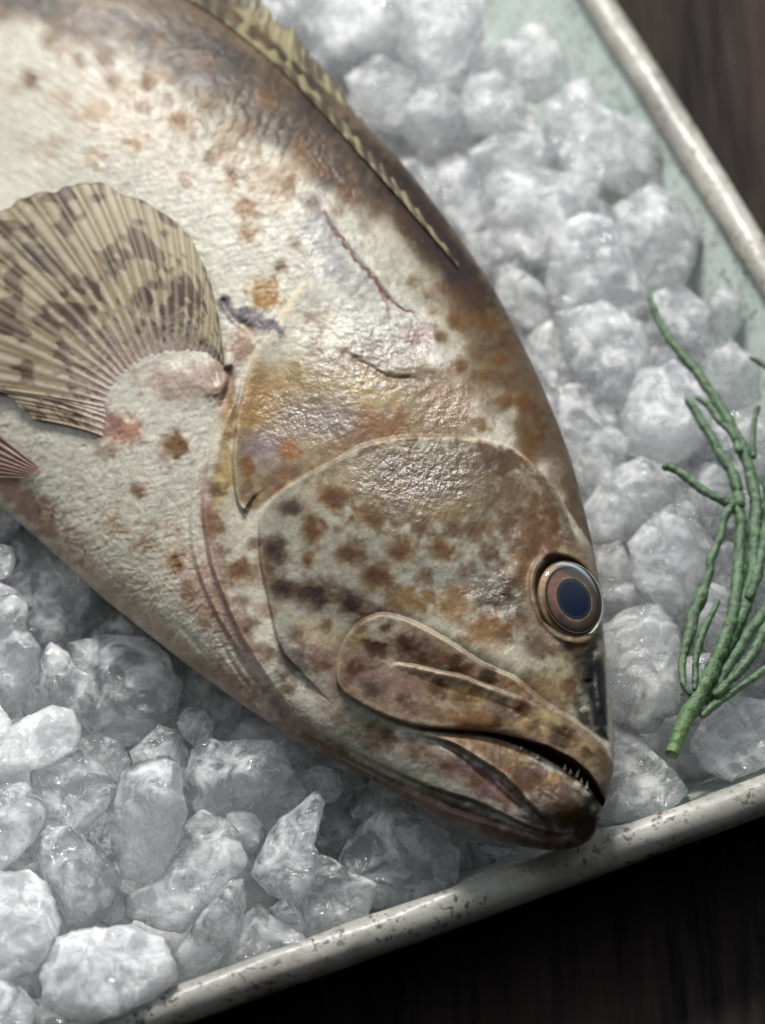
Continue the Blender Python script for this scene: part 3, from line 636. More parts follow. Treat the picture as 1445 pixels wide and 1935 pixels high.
    # jaw
    for x, y, rx, ry, an, c, al in [(700, 1385, 110, 20, 25, (184, 170, 156), .6), (860, 1450, 110, 26, 25, (150, 116, 112), .75), (930, 1490, 90, 20, 28, (128, 90, 92), .7), (760, 1420, 110, 14, 25, (190, 186, 172), .5), (730, 1390, 20, 12, 0, (120, 84, 66), .6),
                                    (700, 1400, 30, 12, 20, (134, 106, 94), .6), (620, 1330, 50, 16, 45, (170, 150, 140), .6), (900, 1400, 120, 12, 14, (180, 150, 118), .6), (870, 1405, 40, 16, 20, (176, 130, 92), .5),
                                    (960, 1435, 60, 26, 28, (150, 108, 58), .85), (1060, 1490, 60, 26, 35, (112, 84, 62), .85), (1000, 1470, 34, 26, 20, (104, 62, 40), .85), (1040, 1500, 26, 24, 20, (150, 96, 60), .6), (915, 1398, 60, 9, 10, (176, 150, 128), .7), (1060, 1540, 70, 46, 0, (88, 68, 54), .85), (1105, 1550, 34, 36, 0, (62, 50, 42), .85), (1040, 1470, 16, 12, 30, (196, 160, 104), .7),
                                    (1000, 1585, 90, 14, 8, (150, 110, 100), .7), (860, 1514, 90, 8, 22, (90, 80, 54), .7), (1020, 1460, 14, 12, 0, (120, 76, 52), .7)]:
        blob(x, y, rx, ry, an, c, al, 0.55, 0.5)
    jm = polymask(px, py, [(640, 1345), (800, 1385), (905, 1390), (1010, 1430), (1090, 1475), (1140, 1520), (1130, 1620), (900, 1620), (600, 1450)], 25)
    C = C * (1 - 0.28 * jm[..., None])  # jaw and lower lip darkened: own brown plus light falloff put into the pigment
    # maxilla and upper lip
    mx = list(MAX)
    mm = polymask(px, py, mx, 3.5)
    lay(mm * 0.92, (156, 136, 118))
    def inmx(*a, **k):
        nonlocal C
        old = C.copy(); blob(*a, **k); C = old * (1 - mm[..., None]) + C * mm[..., None]
    for x, y, rx, ry, an, c, al in [(720, 1185, 50, 24, 0, (196, 188, 170), .8), (672, 1205, 22, 22, 0, (160, 134, 92), .6), (730, 1186, 14, 10, 0, (140, 112, 66), .8), (712, 1228, 22, 14, 0, (118, 84, 70), .85), (770, 1222, 20, 22, 0, (116, 82, 68), .8), (680, 1270, 34, 26, 0, (142, 110, 102), .8),
                                    (820, 1232, 60, 18, 25, (112, 88, 78), .8), (860, 1250, 40, 12, 25, (130, 86, 62), .7), (705, 1302, 26, 18, 10, (96, 84, 70), .8), (760, 1300, 50, 24, 10, (140, 108, 100), .75), (740, 1255, 22, 8, 0, (206, 190, 176), .6), (825, 1300, 22, 20, 0, (136, 100, 62), .7),
                                    (880, 1320, 34, 20, 10, (168, 138, 84), .75), (800, 1345, 70, 14, 12, (128, 100, 84), .8), (930, 1272, 22, 16, 20, (64, 56, 44), .85), (960, 1290, 30, 10, 30, (140, 100, 62), .7), (985, 1338, 14, 24, 10, (134, 88, 66), .8), (940, 1350, 40, 20, 20, (132, 104, 84), .8),
                                    (1010, 1370, 34, 20, 20, (190, 164, 116), .7), (1065, 1390, 30, 26, 30, (96, 72, 46), .85), (1100, 1410, 26, 20, 40, (176, 150, 116), .8), (1135, 1440, 16, 30, -20, (120, 100, 80), .7), (900, 1362, 60, 14, 6, (150, 108, 64), .7), (1040, 1350, 20, 10, 25, (196, 176, 130), .6), (1090, 1445, 30, 10, 35, (150, 132, 100), .6)]:
        inmx(x, y, rx, ry, an, c, al, 0.5, 0.5)
    rs = np.random.default_rng(31)
    for x, y, r in [(712, 1228, 15), (772, 1220, 15), (732, 1187, 11), (672, 1262, 12), (706, 1304, 14), (826, 1302, 17), (872, 1326, 15), (985, 1340, 16), (945, 1354, 15), (1012, 1374, 15), (1066, 1394, 18), (1104, 1424, 13), (862, 1250, 15), (926, 1272, 15), (760, 1325, 11), (800, 1240, 10), (690, 1215, 9)]:
        inmx(x, y, r * rs.uniform(1, 1.3), r, rs.uniform(0, 60), (92, 64, 42), 0.8, 0.7, 0.35)
    for x, y, r in [(1000, 1470, 17), (935, 1432, 16), (1042, 1506, 16), (874, 1407, 11), (1078, 1542, 20), (900, 1470, 13), (840, 1450, 14), (790, 1420, 15), (735, 1392, 14), (960, 1510, 14), (700, 1370, 12), (640, 1300, 14), (600, 1250, 16), (560, 1200, 13), (620, 1180, 12), (470, 1180, 15), (500, 1240, 15), (540, 1300, 15), (455, 1140, 12), (480, 1030, 12), (420, 1040, 12), (410, 920, 12), (820, 1500, 12), (1110, 1570, 12), (1030, 1160, 12), (985, 1170, 15), (950, 1200, 14), (1040, 1230, 13), (1080, 1300, 13), (880, 1080, 15), (925, 1050, 14), (800, 1000, 16), (860, 1000, 14), (760, 960, 15), (640, 1000, 10), (800, 1090, 13), (740, 1100, 12), (960, 990, 16), (680, 1180, 12)]:
        blob(x, y, r * rs.uniform(1, 1.3), r, rs.uniform(0, 60), (108, 76, 46), rs.uniform(0.55, 0.85), 0.75, 0.35)
    # pale lines along the raised edges, partly edge highlights put into the pigment
    for cv, w, al, c in [(PREOP, 3.0, .7, (206, 178, 156)), (OPERC, 3.5, .75, (212, 184, 146)), (RIDGE, 2.6, .8, (214, 202, 184)), (MAX, 3.0, .55, (200, 184, 160)), (FOLD1, 3.5, .5, (190, 164, 150)), (LLIP, 3, .35, (190, 160, 120)), (MOUTH, 3.0, .5, (110, 76, 54))]:
        sd, t = curve_dist(px, py, cv, 30); lay(np.exp(-((sd * (1 if cv is RIDGE else -1) - 3) / (w * 0.8)) ** 2) * al * 0.75 * lenv(t, .15, .15) * np.clip(0.55 + 2.2 * n1 + 1.2 * n3, 0, 1.15), c)
    gp = polymask(px, py, GAPP, 3.0); lay(gp * 0.97, (84, 50, 38))
    # eye socket skin
    q = np.hypot((px - EC[0]) / 72, (py - EC[1]) / 92); lay((1 - sstep(0.85, 1.25, q + n3 * 0.2)) * 0.75, (150, 128, 106))
    blob(1034, 1045, 24, 16, -30, (130, 90, 76), 0.8, 0.5, 0.4)
    # overall fine mottling
    C *= (1 + 0.16 * n3 + 0.10 * n5 + 0.12 * n4)[..., None]
    C = 0.93 * np.clip(C, 0.001, 1) ** 1.36
    lum = C.mean(-1, keepdims=True); C = lum + (C - lum) * 1.0
    C[..., 1] += 0.08 * np.clip(C[..., 0] - C[..., 1], 0, 1); C = C * np.array([0.96, 0.97, 0.98])
    return np.clip(C, 0.01, 0.9)
COL = np.empty(PX.shape + (3,)); COL[:] = lin((190, 176, 150))
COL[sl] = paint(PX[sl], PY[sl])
# back side and tail reuse a plain mottled skin
rest = np.ones(PX.shape, bool); rest[sl] = False
tn = fbm2(PX[rest] / 50, PY[rest] / 50, 91, 4)
dorsal = sstep(-0.2, 0.8, np.broadcast_to(a[None, :], PX.shape)[rest] + tn)
COL[rest] = lin((215, 208, 192)) * (1 - dorsal[:, None]) + lin((140, 112, 84)) * dorsal[:, None]
COL[rest] *= (1 + 0.4 * tn)[:, None]
UV = np.stack([np.broadcast_to(tt[:, None], PX.shape), np.broadcast_to(TH[None, :], PX.shape)], -1)
NTt, NA = len(tt), len(TH)
co = COB.reshape(-1, 3); cap0 = COB[0].mean(0) + (COB[0].mean(0) - COB[3].mean(0)) * 0.15; cap1 = COB[-1].mean(0)
co = np.vstack([co, cap0, cap1]); cols = np.vstack([COL.reshape(-1, 3), COL[0].mean(0), COL[-1].mean(0)])
F = [list(q) for q in grid_faces(NTt, NA, True)]
for j in range(NA):
    F.append([(j + 1) % NA, j, NTt * NA]); F.append([(NTt - 1) * NA + j, (NTt - 1) * NA + (j + 1) % NA, NTt * NA + 1])
pebv = 0.08 + 0.14 * FLK + 0.6 * RUB + 0.7 * PEB + 0.8 * np.exp(-((PX - 930) / 60) ** 2 - ((PY - 1120) / 36) ** 2) + 0.5 * np.exp(-((PX - 850) / 60) ** 2 - ((PY - 770) / 60) ** 2)
pebv = np.append(pebv.reshape(-1), [0.2, 0.2])
uvv = np.vstack([UV.reshape(-1, 2), [[0, 0], [1, 1]]])
fish = empty('fish', P(700, 950, mid(700, 950)))
tag(fish, 'whole spotted brown and cream grouper lying on its side on the ice', 'fish')
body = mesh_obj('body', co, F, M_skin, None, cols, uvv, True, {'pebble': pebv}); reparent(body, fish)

# lookups of the body's front surface on a regular grid: with relief, and smooth for what lies on top of it
_gx = np.arange(-420, 1240, 10.0); _gy = np.arange(-480, 1680, 10.0)
def _raster(src):
    lk = src[sl][::5, ::5].ravel(); lx = PX[sl][::5, ::5].ravel(); ly = PY[sl][::5, ::5].ravel()
    o = np.argsort(ly); lk, lx, ly = lk[o], lx[o], ly[o]; out = np.empty((len(_gy), len(_gx)))
    for k, y in enumerate(_gy):
        w0 = 30
        while True:
            a0, a1 = np.searchsorted(ly, [y - w0, y + w0])
            if a1 - a0 > 60 or w0 > 4000: break
            w0 *= 2
        q = (lx[None, a0:a1] - _gx[:, None]) ** 2 + (ly[None, a0:a1] - y) ** 2
        m = min(6, a1 - a0); kk = np.argpartition(q, m - 1, axis=1)[:, :m]; w = 1 / (np.take_along_axis(q, kk, 1) + 20)
        out[k] = (lk[a0:a1][kk] * w).sum(1) / w.sum(1)
    return out
def _look(tab):
    def f(x, y):
        x = np.atleast_1d(np.asarray(x, float)); y = np.atleast_1d(np.asarray(y, float))
        fx = np.clip((x - _gx[0]) / 10, 0, len(_gx) - 1.001); fy = np.clip((y - _gy[0]) / 10, 0, len(_gy) - 1.001)
        i, j = fx.astype(int), fy.astype(int); u, v = fx - i, fy - j
        return (tab[j, i] * (1 - u) + tab[j, i + 1] * u) * (1 - v) + (tab[j + 1, i] * (1 - u) + tab[j + 1, i + 1] * u) * v
    return f
_t = _raster(DEP); bdep = _look(_t)
_t2 = _raster(mid(PX, PY) - hgt)
for _ in range(3):
    _p = np.pad(_t2, 1, 'edge'); _t2 = (_p[:-2, 1:-1] + _p[2:, 1:-1] + _p[1:-1, :-2] + _p[1:-1, 2:] + 2 * _p[1:-1, 1:-1]) / 6
sdep = _look(_t2)

# ---- eye
def unit(v): return v / np.linalg.norm(v)
ec = P(EC[0] + 8, EC[1] + 5, sdep(EC[0], EC[1])[0] - 14)
RE = 63 * S
tow = -unit(ec - CAM)
la = unit(math.cos(radians(-66)) * r_ * 1.0 + math.sin(radians(-66)) * u_)       # long axis in the picture: down and to the right
la = unit(la - (la @ tow) * tow)
sa_ = np.cross(la, tow)
if sa_ @ r_ < 0: sa_ = -sa_
nE = unit(tow * math.cos(radians(40)) + sa_ * math.sin(radians(40)))
bE = unit(np.cross(la, nE))
if bE @ r_ < 0: bE = -bE
def dome(rad0, rad1, hfun, nr, ns, colf=None, centre=ec, sx=1.0):
    rr = np.linspace(rad0, rad1, nr); aa = np.linspace(0, 2 * pi, ns, endpoint=False)
    co = np.array([[centre + r * RE * (math.cos(t) * la + math.sin(t) * bE * sx) + hfun(r) * RE * nE for t in aa] for r in rr])
    cl = None if colf is None else np.array([[colf(r, t) for t in aa] for r in rr])
    return co.reshape(-1, 3), cl, grid_faces(nr, ns, True)
def lay_dome(name, r0, r1, hf, mat, parent, colf=None, nr=40, ns=96):
    c, cl, f = dome(r0, r1, hf, nr, ns, colf)
    o = mesh_obj(name, c, f, mat, None, None if cl is None else cl.reshape(-1, 3)); o.parent = parent
    if parent is not None: o.matrix_parent_inverse = Matrix.Translation(-Vector(fish.location)) if parent is fish else parent.matrix_parent_inverse
    return o
def ecol(r, t):
    # outer sclera, dark ring, mottled grey-brown iris, pale inner ring
    k = noise2(math.cos(t) * 3 + 9, math.sin(t) * 3 + r * 4, 7) + noise2(t * 9, r * 3, 9) * 0.6 + noise2(t * 24, r * 14, 10) * 0.8
    k = float(k)
    c = lin((132, 112, 90))
    if r < 0.60: c = lin((50, 50, 52))
    elif r < 0.65 + 0.03 * k: c = lin((132, 126, 112))
    elif r < 0.90:
        f = (r - 0.68) / 0.22
        c = lin((104, 84, 66)) * (1 - f) + lin((46, 42, 38)) * f
        # pinkish part towards the brow
        w = max(0, math.cos(t - pi - 0.9)) ** 2; c = c * (1 - w * 0.7) + lin((170, 116, 104)) * w * 0.7
    elif r < 0.97: c = lin((40, 38, 36))
    return np.clip(c * (1 + 0.5 * k), 0.01, 0.9)
hf_i = lambda r: 0.10 - 0.06 * r * r
ball = lay_dome('eyeball', 0.02, 1.12, lambda r: 0.02 - 0.22 * max(0, r - 0.75), M_iris, fish, lambda r, t: ecol(0.99, t) * (0.8 + 1.6 * max(0, math.cos(t - pi - 0.6)) ** 3) * np.array([1.0, 0.97, 0.84]))  # cream highlight at the upper left of the sclera is painted into its colour
ball.name = 'eye'
iris = lay_dome('iris', 0.50, 0.99, hf_i, M_iris, fish, ecol, 36); iris.parent = ball; iris.matrix_parent_inverse = Matrix.Identity(4)
pup = lay_dome('pupil', 0.0, 0.58, lambda r: 0.045 + 0.05 * (1 - r * r), M_pupil, fish, None, 16); pup.parent = ball; pup.matrix_parent_inverse = Matrix.Identity(4)
cor = lay_dome('cornea', 0.0, 1.10, lambda r: 0.30 * math.sqrt(max(0, 1 - (r / 1.12) ** 2)) - 0.02, M_cornea, fish, None, 30); cor.parent = ball; cor.matrix_parent_inverse = Matrix.Identity(4)
# lid: a low fleshy ring round the eyeball
lp = []; lrad = []
for k in range(121):
    t = 2 * pi * k / 120; rr = 1.11 + 0.02 * math.sin(3 * t)
    lp.append(ec + RE * rr * (math.cos(t) * la + math.sin(t) * bE) + nE * RE * (-0.10)); lrad.append(RE * (0.032 + 0.012 * math.sin(2 * t + 1)))
c, f = tube(lp, np.array(lrad), 14)
lid = mesh_obj('eyelid', c, f, M_skin, None, np.tile(lin((92, 74, 58)), (len(c), 1)) * (1 + 0.35 * noise3(c * 300, 4))[:, None], None, True, {'pebble': np.full(len(c), 0.2)})
reparent(lid, fish); lid.parent = ball; lid.matrix_parent_inverse = Matrix.Identity(4)

# ---- teeth
rng = np.random.default_rng(4)
for (x, y, hh, lean, up) in [(1066, 1451, 7, 3, 1), (1078, 1458, 5, 0, 1), (1089, 1465, 13, 6, 1), (1108, 1487, 11, 2, 1), (1098, 1476, 6, 1, 1), (1016, 1430, 4, 1, 1), (985, 1413, 3, 0, 1)]:
    dd = float(bdep(x, y + (10 if up > 0 else -8))[0]) + 4
    n = 7; ys = np.linspace(0, 1, n)
    pth = P(x + lean * ys, y + 5 * up - up * (hh + 6) * ys, dd + 6 * ys)
    c, f = tube(pth, 3.6 * S * (1 - ys) ** 0.8 + 0.4 * S, 10)
    o = mesh_obj('tooth', c, f, M_tooth); reparent(o, fish)

# ---- fins
def fin(name, base, edge, nray, nu, nv, lift, colf, seed, curv=0.0, ray_h=3.0, off=6.0, ragged=0.05, depth_fn=None, thick=3.0):
    Bc = catmull(base, nu); Ec = catmull(edge, nu)
    u = np.linspace(0, 1, nu)[:, None]; v = np.linspace(0, 1, nv)[None, :]
    rg = 1 + ragged * noise2(u * nray * 1.0, u * 0, seed) - (0.008 if ragged < 0.2 else 0.10) * np.abs(np.sin(pi * u * nray)) ** 2
    vv = v * rg
    X = Bc[:, None, 0] + (Ec - Bc)[:, None, 0] * vv; Y = Bc[:, None, 1] + (Ec - Bc)[:, None, 1] * vv
    nx, ny = -(Ec - Bc)[:, 1], (Ec - Bc)[:, 0]
    bow = curv * np.sin(pi * v) * 1.0
    X = X + nx[:, None] * bow; Y = Y + ny[:, None] * bow
    ph = nray * u + 0.12 * noise2(u * 5, v * 2, seed + 1)
    main = np.abs(np.cos(pi * ph)) ** 3
    branch = np.abs(np.cos(2 * pi * ph)) ** 3 * sstep(0.35, 0.7, v)
    rib = np.maximum(main, branch * 0.75)
    rib = rib * (0.85 + 0.3 * noise2(ph * 1.0 + v * 0, v * 11, seed + 2))
    Dp = (depth_fn(X, Y) if depth_fn else sdep(X, Y)) - off - lift(u, v) - rib * ray_h * sstep(0, 0.1, v)
    C = colf(u, v, rib, X, Y, ph)
    top = P(X, Y, Dp); bot = P(X, Y, Dp + thick + 0 * X)
    co = np.vstack([top.reshape(-1, 3), bot.reshape(-1, 3)])
    f1 = grid_faces(nu, nv); n0 = nu * nv
    F = [list(q) for q in f1] + [list(q[::-1] + n0) for q in f1]
    ring = [i * nv for i in range(nu)] + [(nu - 1) * nv + j for j in range(1, nv)] + [i * nv + nv - 1 for i in range(nu - 2, -1, -1)] + [j for j in range(nv - 2, 0, -1)]
    for i in range(len(ring)):
        p, q = ring[i], ring[(i + 1) % len(ring)]; F.append([q, p, p + n0, q + n0])
    cc = C.reshape(-1, 3); o = mesh_obj(name, co, F, M_fin, None, np.vstack([cc, cc])); reparent(o, fish)
    return o
def pec_col(u, v, rib, X, Y, ph):
    memb = lin((178, 166, 126)); rayc = lin((218, 208, 186))
    cell = noise2(ph * 1.0, v * 9, 71) + noise2(ph * 2.1, v * 22, 72) * 0.8
    big = fbm2(X / 75, Y / 55, 73, 3)
    dark = sstep(-0.02, 0.30, cell * 1.1 + big * 0.4)
    bands = sstep(0.1, 0.4, np.sin(v * 15 + big * 3) * 0.5 + big * 0.6)
    w = u + 0 * v
    C = memb[None, None] * np.ones(X.shape + (1,))
    C = C * (1 - 0.5 * w[..., None]) + (0.5 * w[..., None]) * lin((168, 132, 120))
    dk = np.clip(dark * 0.85 + bands * 0.2, 0, 1)[..., None]
    dcol = lin((80, 56, 34)) * (1 - w[..., None]) + lin((98, 62, 46)) * w[..., None]
    C = C * (1 - dk) + dcol * dk
    bl = np.exp(-((X - 70) / 75) ** 2 - ((Y - 480) / 34) ** 2)[..., None]; C = C * (1 - bl * 0.85 * (1 - rib[..., None] * 0.5)) + lin((66, 40, 38)) * bl * 0.85 * (1 - rib[..., None] * 0.5)
    rr = np.clip(rib * 1.0, 0, 1)[..., None] * (0.95 - 0.5 * dk)
    C = C * (1 - rr) + rayc * rr
    b0 = (1 - sstep(0.06, 0.26, v + 0.10 * fbm2(X / 10, Y / 10, 76, 3)))[..., None]; C = C * (1 - b0) + lin((194, 172, 154)) * b0
    bs = (1 - sstep(0.05, 0.45, v + 0 * X))[..., None] * sstep(-.3, .3, fbm2(X / 8, Y / 8, 75, 3))[..., None]; C = C * (1 - bs * 0.7) + lin((218, 208, 198)) * bs * 0.7
    return np.clip(0.9 * C ** 1.2, 0.01, 0.85)
fin('pectoral_fin', [(424, 700), (398, 682), (363, 678), (320, 684), (283, 694), (256, 712), (238, 735), (226, 760), (216, 790), (206, 828)],
    [(421, 668), (410, 580), (385, 500), (335, 420), (240, 366), (130, 348), (20, 382), (-90, 450), (-170, 570), (-150, 720), (-10, 735), (150, 838)][:11] + [(60, 790)],
    30, 900, 150, lambda u, v: -9 + 11 * sstep(0, 0.30, v) + 20 * np.sin(pi * np.clip(v, 0, 1) * 0.6) * (0.12 + 0.88 * np.sin(pi * u)) , pec_col, 5, 0.03, 2.0)
def pel_col(u, v, rib, X, Y, ph):
    C = lin((150, 112, 100))[None, None] * np.ones(X.shape + (1,)); rr = rib[..., None] * 0.7
    n = sstep(0, .4, fbm2(X / 30, Y / 14, 77, 3))[..., None] * 0.6
    C = C * (1 - n) + lin((96, 60, 56)) * n
    return C * (1 - rr) + lin((206, 180, 160)) * rr
fin('pelvic_fin', [(74, 884), (66, 894), (54, 902)], [(-170, 690), (-220, 800), (-160, 900)], 7, 160, 90, lambda u, v: 8 + 22 * v, pel_col, 9, 0.0, 4, ragged=0.08)
def dor_col(u, v, rib, X, Y, ph):
    n = fbm2(ph * 0.8, v * 3, 78, 3); C = lin((150, 140, 106))[None, None] * np.ones(X.shape + (1,))
    dk = sstep(-0.08, 0.16, n)[..., None] * 0.9; C = C * (1 - dk) + lin((62, 52, 44)) * dk
    rr = rib[..., None] * 0.3; C = C * (1 - rr) + lin((176, 168, 128)) * rr
    return C
fin('dorsal_fin', [(-150, -310), (60, -190), (200, -105), (345, -10), (440, 55), (535, 135), (630, 235), (715, 330), (790, 415), (866, 505)],
    [(-400, -470), (-120, -370), (90, -280), (320, -170), (470, -45), (546, 50), (620, 140), (692, 234), (766, 335), (866, 484)],
    30, 900, 60, lambda u, v: 8 - 34 * v ** 1.2, dor_col, 15, 0.0, 5, off=2, ragged=0.28,
    depth_fn=lambda X, Y: sdep(X, Y), thick=4)
# tail fin, out of the frame but part of the animal
def tail_col(u, v, rib, X, Y, ph): return dor_col(u, v, rib, X, Y, ph)
fin('tail_fin', [(-1475, -215), (-1430, -380), (-1400, -560), (-1335, -745)], [(-1900, -300), (-2000, -620), (-1960, -900), (-1780, -1130)], 18, 260, 50, lambda u, v: 0 * u * v, tail_col, 19, 0, 4, depth_fn=lambda X, Y: mid(X, Y), ragged=0.05)

# ------------------------------------------------------------------ samphire sprig
sprig = empty('samphire_sprig', P(1300, 1370, depz(1300, 1370, -120)))
tag(sprig, 'green branching samphire sprig standing on the ice right of the fish head', 'herb')
BR = [
 ('main_stem', [(1266, 1426), (1289, 1380), (1313, 1329), (1340, 1278), (1372, 1208), (1387, 1146), (1397, 1068), (1399, 991), (1388, 948)], (13, 15, 15.5, 15, 14, 13, 12, 11.5, 12), 0),
 ('branch', [(1388, 955), (1366, 945), (1334, 928), (1303, 905), (1278, 888), (1254, 880)], (11, 10, 9, 9, 8, 10), 6),
 ('branch', [(1345, 1268), (1385, 1200), (1408, 1146), (1421, 1068), (1427, 991), (1424, 929), (1413, 882), (1403, 851), (1382, 808), (1351, 753), (1320, 707), (1289, 671), (1264, 640), (1243, 603), (1231, 578), (1222, 558)], (12, 13, 14, 14, 13, 13, 12, 12, 11, 11, 10, 9, 8.5, 8, 7, 4), -8),
 ('branch', [(1396, 960), (1390, 920), (1378, 886), (1357, 853), (1331, 808), (1313, 779), (1295, 752)], (11, 11, 11, 10, 9.5, 9, 7), 8),
 ('branch', [(1400, 855), (1385, 825), (1364, 800), (1338, 766), (1314, 750)], (9, 8, 8, 7, 5), 4),
 ('branch', [(1420, 865), (1422, 835), (1424, 808), (1429, 784), (1434, 766)], (8, 6.5, 6, 5.5, 6), -4),
 ('branch', [(1385, 950), (1372, 972), (1358, 1018), (1345, 1053), (1342, 1080), (1331, 1108), (1312, 1151), (1303, 1198), (1290, 1249), (1289, 1290), (1304, 1312)], (9, 9, 8, 9, 8, 10, 13, 11, 8, 7, 6), 10),
 ('branch', [(1354, 1137), (1345, 1160), (1334, 1184), (1320, 1223), (1312, 1265), (1310, 1302)], (5, 6, 7, 8, 6.5, 6), 14),
 ('branch', [(1326, 1352), (1350, 1332), (1372, 1316), (1413, 1287), (1450, 1260), (1500, 1225)], (8, 8, 8, 7.5, 7, 6), -6),
 ('branch', [(1328, 1330), (1347, 1308), (1372, 1265), (1403, 1218), (1439, 1161), (1465, 1120), (1500, 1060)], (10, 11, 12, 12, 11, 10, 8), -14),
 ('branch', [(1350, 1315), (1378, 1288), (1413, 1249), (1439, 1203), (1465, 1167), (1490, 1110)], (8, 9, 10, 10, 9, 7), 4),
 ('branch', [(1412, 1135), (1432, 1080), (1446, 1010), (1452, 950), (1450, 900), (1462, 820), (1455, 770)], (10, 10, 11, 10, 9, 8, 7), 2),
 ('branch', [(1462, 830), (1490, 790), (1500, 740), (1475, 706), (1445, 692), (1416, 676)], (7, 7, 6, 6, 6, 5), -4)]
for bi, (nm, pts, rad, dd) in enumerate(BR):
    n = len(pts) * 14
    c = catmull(pts, n); rd = catmull(np.array(rad, float)[:, None], n)[:, 0]
    k = np.arange(n)
    seg = np.cumsum(np.hypot(*np.gradient(c, axis=0).T))
    knob = 1 + 0.10 * np.abs(np.sin(seg / 24 + bi)) ** 0.5 + 0.16 * noise2(seg / 13, seg * 0 + bi, 3) - 0.05
    knob *= 1 - 0.15 * np.exp(-(((seg + bi * 11) % 44 - 22) / 3.2) ** 2)
    knob[-5:] *= np.linspace(1, 0.35, 5) ** 0.5
    if bi: knob[:2] *= 0.8
    zz = -120 + 95 * np.clip((1430 - c[:, 1]) / 900, 0, 1) + 24
    dp = depz(c[:, 0], c[:, 1], zz) - dd
    c = c + np.stack([noise2(seg / 40, seg * 0 + bi, 8) * 5, noise2(seg / 40, seg * 0 + bi + 9, 8) * 5], 1)
    sg = 18; aa = np.arange(sg)
    rr = (rd * knob)[:, None] * S * 0.97 * (1 + 0.16 * noise2(seg[:, None] / 9, aa[None, :] * 0.7 + bi * 7, 13))
    cc, f = tube(P(c[:, 0], c[:, 1], dp), rr, sg)
    bs = np.append(np.repeat(np.exp(-seg / 120) if bi == 0 else np.zeros(n), sg), [1 if bi == 0 else 0, 0])
    o = mesh_obj(nm, cc, f, M_herb, None, None, None, True, {'base': bs}); reparent(o, sprig)

# ------------------------------------------------------------------ ice
def ico(sub):
    t = (1 + 5 ** .5) / 2
    v = [(-1, t, 0), (1, t, 0), (-1, -t, 0), (1, -t, 0), (0, -1, t), (0, 1, t), (0, -1, -t), (0, 1, -t), (t, 0, -1), (t, 0, 1), (-t, 0, -1), (-t, 0, 1)]
    f = [(0, 11, 5), (0, 5, 1), (0, 1, 7), (0, 7, 10), (0, 10, 11), (1, 5, 9), (5, 11, 4), (11, 10, 2), (10, 7, 6), (7, 1, 8), (3, 9, 4), (3, 4, 2), (3, 2, 6), (3, 6, 8), (3, 8, 9), (4, 9, 5), (2, 4, 11), (6, 2, 10), (8, 6, 7), (9, 8, 1)]
    v = [np.array(p) / np.linalg.norm(p) for p in v]
    for _ in range(sub):
        cache = {}; nf = []
        def md(i, j):
            k = (min(i, j), max(i, j))
            if k not in cache:
                q = v[i] + v[j]; v.append(q / np.linalg.norm(q)); cache[k] = len(v) - 1
            return cache[k]
        for a_, b_, c_ in f:
            x, y, z = md(a_, b_), md(b_, c_), md(c_, a_); nf += [(a_, x, z), (b_, y, x), (c_, z, y), (x, y, z)]
        f = nf
    return np.array(v), np.array(f)
ICO = {3: ico(3), 4: ico(4), 5: ico(5)}
def facet(D, rg, n=13, k=14.0):
    N = rg.normal(size=(n, 3)); N /= np.linalg.norm(N, axis=1)[:, None]; dd = rg.uniform(0.60, 1.0, n)
    o = rg.uniform(0, 40, 3)
    Dw = D + 0.20 * np.stack([noise3(D * 2.3 + o, 1), noise3(D * 2.3 + o + 9, 2), noise3(D * 2.3 + o + 19, 3)], 1); Dw /= np.linalg.norm(Dw, axis=1)[:, None]
    c = Dw @ N.T
    q = np.maximum(c, 1e-3) / (dd * (1 - rg.uniform(0.02, 0.26, n) * np.exp(-(np.arccos(np.clip(c, -1, 1)) / 0.45) ** 2)))
    r = 1 / (np.sum(q ** k, 1)) ** (1 / k)
    r = np.clip(r, 0.4, 1.5); return r / r.mean()
